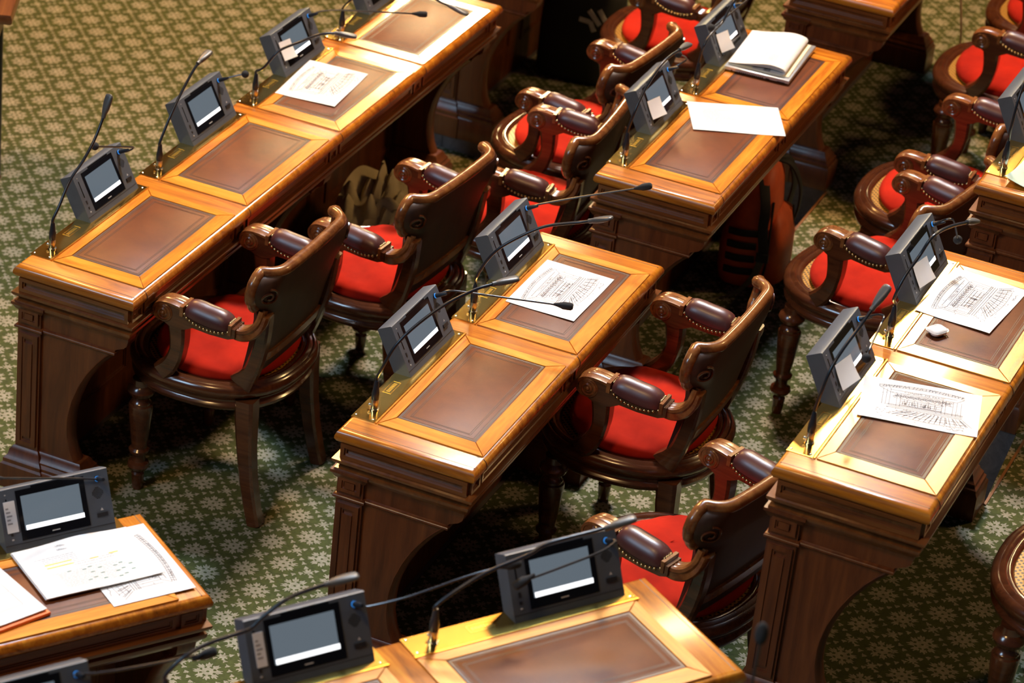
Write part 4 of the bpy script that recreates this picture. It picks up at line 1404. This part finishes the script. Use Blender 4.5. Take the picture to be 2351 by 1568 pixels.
for x_ in (-0.03, 0.05, 0.115):
    ik.line((x_, -0.06), (x_ - 0.0, 0.08), 0.0007)
for y_ in (-0.06, 0.0, 0.08):
    ik.line((-0.10, y_), (0.115, y_), 0.0007)
ik.build('printed_table', 'print_grey', pg)
o, zf = paper('document', 'E', 0.185, 0.185, 3, A4W, A4H, 'pale green sheet on the corner of the desk at the right edge', 'document', 'paper_green', wav=0.0015, corner=0.02)

# laptop with a folded booklet on the upper desk
lt = thing('laptop', 'closed silver laptop under the open booklet on the upper centre desk', 'laptop', WP('D', 1.125, 0.178, HT + 0.0045), ROT('D') + radians(90 + 3))
MB().frustum(-0.165, 0.165, -0.112, 0.112, [(0.012, 0.0), (0.004, 0.002), (0.0, 0.006), (0.0, 0.0095)]).build('base', 'laptop_silver', lt)
MB().frustum(-0.165, 0.165, -0.112, 0.112, [(0.0, 0.0105), (0.0, 0.0155), (0.002, 0.0175), (0.006, 0.018)]).build('lid', 'laptop_silver', lt)
for q in range(13):
    MB().box(-0.1655, -0.164, 0.055 - q * 0.0065, 0.0585 - q * 0.0065, 0.0035, 0.0085).build('vent_slot', 'plastic_dark', lt)
for y0_, w_, z0_, z1_ in ((0.082, 0.006, 0.004, 0.008), (-0.045, 0.013, 0.0035, 0.008), (-0.098, 0.026, 0.0055, 0.0075)):
    MB().box(-0.1655, -0.164, y0_, y0_ + w_, z0_, z1_).build('port', 'plastic_dark', lt)
bk = thing('booklet', 'thick folded booklet of printed white pages lying on the laptop', 'booklet', WP('D', 1.125, 0.173, HT + 0.0045 + 0.0182), ROT('D') + radians(90 + 4))
# local: x along the row, y towards the terminal
MB().frustum(-0.148, 0.148, -0.106, 0.098, [(0, 0), (0, 0.0035), (0.001, 0.004)]).build('lower_pages', 'paper_cream', bk)


def roll(name, mat, prof, x0, x1, th=0.0012):
    P2 = [Vector((p[0], p[1])) for p in prof]
    P2 = [Vector(v_[:2]) for v_ in smooth_path([(p.x, p.y, 0) for p in P2], 5)]
    ins = []
    for i, p in enumerate(P2):
        d_ = (P2[min(i + 1, len(P2) - 1)] - P2[max(i - 1, 0)]).normalized()
        ins.append(p + Vector((-d_.y, d_.x)) * th)
    ring = [(p.x, p.y) for p in P2] + [(p.x, p.y) for p in reversed(ins)]
    return MB().prism(ring, 'x', x0, x1).build(name, mat, bk, angle=50)


for q, sc_ in enumerate((1.0, 0.72, 0.45)):
    roll('folded_page', 'paper', [(0.102, 0.005 + 0.002 * (2 - q)), (0.06, 0.008 + 0.006 * sc_), (0.01, 0.010 + 0.014 * sc_), (-0.04, 0.010 + 0.022 * sc_),
                                  (-0.072 - 0.010 * sc_, 0.009 + 0.018 * sc_), (-0.086 - 0.008 * sc_, 0.010 + 0.004 * sc_), (-0.075 - 0.006 * sc_, 0.0055), (-0.04, 0.0048), (0.02, 0.0048)], -0.150 + 0.002 * q, 0.150 - 0.001 * q)
R = random.Random(9)
TOPC = [Vector(v_[:2]) for v_ in smooth_path([(0.102, 0.009, 0), (0.06, 0.014, 0), (0.01, 0.024, 0), (-0.04, 0.032, 0), (-0.082, 0.027, 0)], 6)]


def top_z(x_, y_):
    for a_, b_ in zip(TOPC, TOPC[1:]):
        if b_.x <= y_ <= a_.x:
            return a_.y + (b_.y - a_.y) * (a_.x - y_) / (a_.x - b_.x) + 0.0006
    return TOPC[-1].y if y_ < 0 else TOPC[0].y


ik = Ink(top_z)
for (x0_, x1_, y_) in ((-0.06, 0.02, 0.062), (-0.11, -0.07, 0.052), (-0.05, 0.0, 0.03), (-0.03, 0.03, 0.012), (-0.11, -0.05, 0.006), (-0.11, -0.04, -0.002), (-0.02, 0.05, -0.012)):
    text_lines(ik, x0_, x1_, y_, R, 0.001)
for q in range(6):
    text_lines(ik, -0.12, -0.12 + R.uniform(0.04, 0.09), -0.02 - q * 0.005, R, 0.0009)
ik.build('printed_text', 'print_grey', bk)

# earbud case
cs = thing('earbud_case', 'small glossy white earbud case on the right desk', 'case', WP('C', 0.853, 0.146, HT + 0.003), ROT('C') + radians(62))
prof = [(0.017, 0.0), (0.008, 0.002), (0.002, 0.007), (0.0, 0.0125), (0.002, 0.0165), (0.007, 0.0200), (0.014, 0.0213)]


def rr_ring(hx, hy, ins, z, rad=0.013, n=6):
    out = []
    hx, hy = hx - ins, hy - ins
    rad = min(rad, hx, hy)
    for cx_, cy_, a0_ in ((hx - rad, hy - rad, 0), (-hx + rad, hy - rad, pi / 2), (-hx + rad, -hy + rad, pi), (hx - rad, -hy + rad, 1.5 * pi)):
        for i in range(n + 1):
            a_ = a0_ + pi / 2 * i / n
            out.append((cx_ + rad * cos(a_), cy_ + rad * sin(a_), z))
    return out


MB().loft([rr_ring(0.027, 0.0226, i, z) for i, z in prof]).build('shell', 'white_gloss', cs, angle=70)
MB().loft([rr_ring(0.0272, 0.0228, 0, z) for z in (0.0141, 0.0144)]).build('lid_seam', 'white_gloss', cs)
MB().box(-0.0275, -0.0262, -0.004, 0.004, 0.0085, 0.0105).build('charging_port', 'plastic_dark', cs)
MB().box(-0.007, 0.007, 0.0100, 0.0112, 0.0208, 0.0216).build('hinge', 'icon_white', cs)

# ------------------------------------------------------------------ bags and cloth on the floor
bp = thing('backpack', 'red-orange backpack with black straps standing under the upper centre desk', 'backpack', WP('D', 1.05, 0.225, 0.0), ROT('D') + radians(8))
n = 26


def bag_ring(z, hx, hy, cx=0.0, cy=0.0, e=3.0):
    out = []
    for i in range(n):
        a_ = 2 * pi * i / n
        c_, s_ = cos(a_), sin(a_)
        out.append((cx + hx * math.copysign(abs(c_) ** (2 / e), c_), cy + hy * math.copysign(abs(s_) ** (2 / e), s_), z))
    return out


MB().loft([bag_ring(0.0, 0.06, 0.10), bag_ring(0.012, 0.085, 0.135), bag_ring(0.06, 0.095, 0.15), bag_ring(0.16, 0.092, 0.15), bag_ring(0.28, 0.078, 0.14, 0.01),
           bag_ring(0.37, 0.06, 0.12, 0.02), bag_ring(0.42, 0.035, 0.08, 0.028), bag_ring(0.43, 0.01, 0.03, 0.03)]).build('main_compartment', 'backpack_orange', bp, angle=70)
MB().loft([bag_ring(0.015, 0.03, 0.09, 0.095), bag_ring(0.04, 0.045, 0.12, 0.10), bag_ring(0.16, 0.042, 0.12, 0.10), bag_ring(0.24, 0.03, 0.11, 0.092), bag_ring(0.27, 0.008, 0.06, 0.085)]).build('front_pocket', 'backpack_orange', bp, angle=70)
for q in range(4):
    z = 0.075 + q * 0.048
    MB().tube(smooth_path([(-0.055, -0.146, z), (-0.01, -0.156, z + 0.003), (0.045, -0.148, z + 0.006)], 4), 0.013, 8, True, 0.3).build('webbing_loop', 'black_web', bp)
MB().sweep(smooth_path([(0.03, 0.03, 0.425), (0.09, 0.06, 0.41), (0.13, 0.085, 0.33), (0.135, 0.10, 0.24), (0.12, 0.125, 0.16)], 5), 0.035, 0.008, (0, 1, 0)).build('strap', 'black_web', bp)
MB().sweep(smooth_path([(0.02, 0.09, 0.41), (0.07, 0.14, 0.39), (0.10, 0.165, 0.30), (0.09, 0.17, 0.2)], 5), 0.035, 0.008, (0.3, 0.95, 0)).build('strap', 'black_web', bp)
MB().sweep(smooth_path([(0.125, 0.02, 0.08), (0.17, -0.02, 0.03), (0.22, -0.08, 0.006), (0.28, -0.11, 0.006)], 5), 0.03, 0.004, (0.4, 0.9, 0)).build('strap_end', 'olive_web', bp)
MB().sweep(smooth_path([(0.03, -0.09, 0.40), (0.055, -0.145, 0.33), (0.06, -0.158, 0.25), (0.07, -0.162, 0.19), (0.075, -0.160, 0.15)], 5), 0.034, 0.007, (0.95, 0.3, 0)).build('strap', 'black_web', bp)
MB().box(0.052, 0.094, -0.172, -0.160, 0.135, 0.165).build('buckle', 'plastic_dark', bp)
MB().sweep(smooth_path([(0.07, -0.162, 0.14), (0.05, -0.175, 0.07), (0.0, -0.20, 0.012), (-0.05, -0.24, 0.005), (-0.07, -0.28, 0.005)], 5), 0.026, 0.004, (0.9, 0.4, 0)).build('strap_end', 'olive_web', bp)
MB().tube(smooth_path([(0.075, -0.10, 0.33), (0.082, -0.125, 0.2), (0.082, -0.125, 0.1), (0.07, -0.11, 0.02)], 5), 0.004, 6).build('seam_piping', 'black_web', bp)
MB().tube(smooth_path([(0.0, -0.06, 0.41), (0.0, -0.03, 0.455), (0.0, 0.03, 0.455), (0.0, 0.06, 0.41)], 4), 0.008, 8).build('carry_handle', 'black_web', bp)
MB().tube([(0.122, 0.06, 0.26), (0.134, 0.06, 0.16), (0.13, 0.06, 0.08)], 0.004, 6).build('zip', 'black_web', bp)

# crumpled coat
R = random.Random(21)
gx, gy = 30, 36
vs, fs = [], []
import mathutils
for i in range(gx + 1):
    for j in range(gy + 1):
        a_, b_ = i / gx * 2 - 1, j / gy * 2 - 1
        r_ = min(1.0, (abs(a_) ** 2.6 + abs(b_) ** 2.6) ** (1 / 2.6))
        nz = mathutils.noise.noise(Vector((a_ * 2.1, b_ * 2.3, 3.7)))
        nf = abs(mathutils.noise.noise(Vector((a_ * 4.5 + b_ * 2, b_ * 4.0 - a_, 9.1))))
        z = max(0.004, (0.19 + 0.07 * nz + 0.09 * nf) * max(0, 1 - r_ ** 2.2) ** 0.7 + 0.012 * nf)
        vs.append((a_ * 0.17 * (1 + 0.12 * nz), b_ * 0.24 * (1 + 0.12 * nf), z))
for i in range(gx):
    for j in range(gy):
        fs.append((i * (gy + 1) + j, (i + 1) * (gy + 1) + j, (i + 1) * (gy + 1) + j + 1, i * (gy + 1) + j + 1))
ct = thing('coat', 'crumpled beige cotton coat on the floor under the long left desk', 'coat', WP('A', 1.90, 0.27), ROT('A'))
ct.scale = (1.0, 1.3, 1.35)
MB().add(vs, fs).build('cloth', 'beige_cotton', ct, angle=75)
MB().sweep(smooth_path([(-0.05, -0.12, 0.155), (-0.06, -0.04, 0.205), (-0.06, 0.05, 0.215), (-0.03, 0.12, 0.18)], 5), 0.06, 0.010, (0.8, 0, -0.6)).build('collar', 'beige_cotton', ct)
MB().sweep(smooth_path([(0.05, -0.17, 0.10), (0.06, -0.09, 0.165), (0.08, -0.02, 0.19), (0.11, 0.05, 0.14)], 5), 0.045, 0.008, (0.8, 0, -0.6)).build('belt', 'beige_cotton', ct)

# black bag with pale print beside the top armchair
bb = thing('tote_bag', 'black bag with a pale printed mark standing by the armchair at the top edge', 'bag', WP('F', 0.80, 0.28), ROT('F') + radians(6))
MB().loft([bag_ring(0.0, 0.16, 0.07), bag_ring(0.02, 0.17, 0.085), bag_ring(0.2, 0.17, 0.08), bag_ring(0.36, 0.165, 0.06), bag_ring(0.38, 0.16, 0.05)]).build('body', 'black_web', bb, angle=60)


def stripe(p, q, wd):
    d_ = (Vector(q) - Vector(p)).normalized()
    nn = Vector((-d_.y, d_.x)) * wd / 2
    ys = lambda zz: -0.0835 + max(0, (zz - 0.2)) * 0.12
    c4_ = [(Vector(p) + nn), (Vector(q) + nn), (Vector(q) - nn), (Vector(p) - nn)]
    MB().loft([[(c_.x, ys(c_.y) - 0.001, c_.y) for c_ in c4_], [(c_.x, ys(c_.y) - 0.004, c_.y) for c_ in c4_]]).build('printed_stroke', 'white_print', bb)


stripe((0.0, 0.275), (0.045, 0.27), 0.018)
stripe((0.045, 0.272), (0.065, 0.235), 0.018)
stripe((0.035, 0.315), (0.085, 0.265), 0.018)
stripe((0.075, 0.325), (0.105, 0.285), 0.018)
for s_ in (-0.07, 0.07):
    MB().tube(smooth_path([(s_ - 0.03, 0.0, 0.36), (s_ - 0.02, 0.0, 0.42), (s_ + 0.02, 0.0, 0.42), (s_ + 0.03, 0.0, 0.36)], 4), 0.006, 8).build('carry_handle', 'black_web', bb)

# thin cable hanging under the upper right desk
p = WP('I', 0.72, 0.46)
cb = MB().tube(smooth_path([(0, 0, 0.60), (0.03, -0.02, 0.42), (0.035, -0.01, 0.26), (0.01, 0.0, 0.10), (0.0, 0.03, 0.006), (0.05, 0.12, 0.006)], 6), 0.004, 8).build('cable', 'cable')
cb.location = (p.x, p.y, 0.163)
tag(cb, 'thin pale cable hanging beside the wooden desk at the upper right', 'cable')

# table corner and black stand at the left edge
tl = thing('side_table', 'dark table at the top left corner, only a wooden corner and black leg in view', 'table', WP('A', 1.53, -1.0, -0.06), ROT('A') + radians(24))
MB().frustum(-0.75, 0.05, -0.06, 0.9, [(0.006, 0.775), (0.0, 0.782), (0.0, 0.798), (0.006, 0.81)]).build('tabletop', 'frieze_wood', tl)
MB().box(-0.70, 0.0, -0.01, 0.85, 0.70, 0.775).build('apron', 'desk_wood', tl)
for xx in (-0.68, -0.40):
    for yy in (0.35, 0.82):
        MB().lathe([(0.022, 0), (0.03, 0.04), (0.022, 0.06), (0.03, 0.4), (0.034, 0.70)], xx, yy, 14).build('leg', 'desk_wood', tl)
MB().tube([(-0.041, 0.314, 0.0), (-0.041, 0.314, 0.775)], 0.014, 12).build('leg', 'mic_black', tl)
MB().lathe([(0.02, 0), (0.02, 0.012), (0.0145, 0.02)], -0.041, 0.314, 14).build('foot', 'steel', tl)
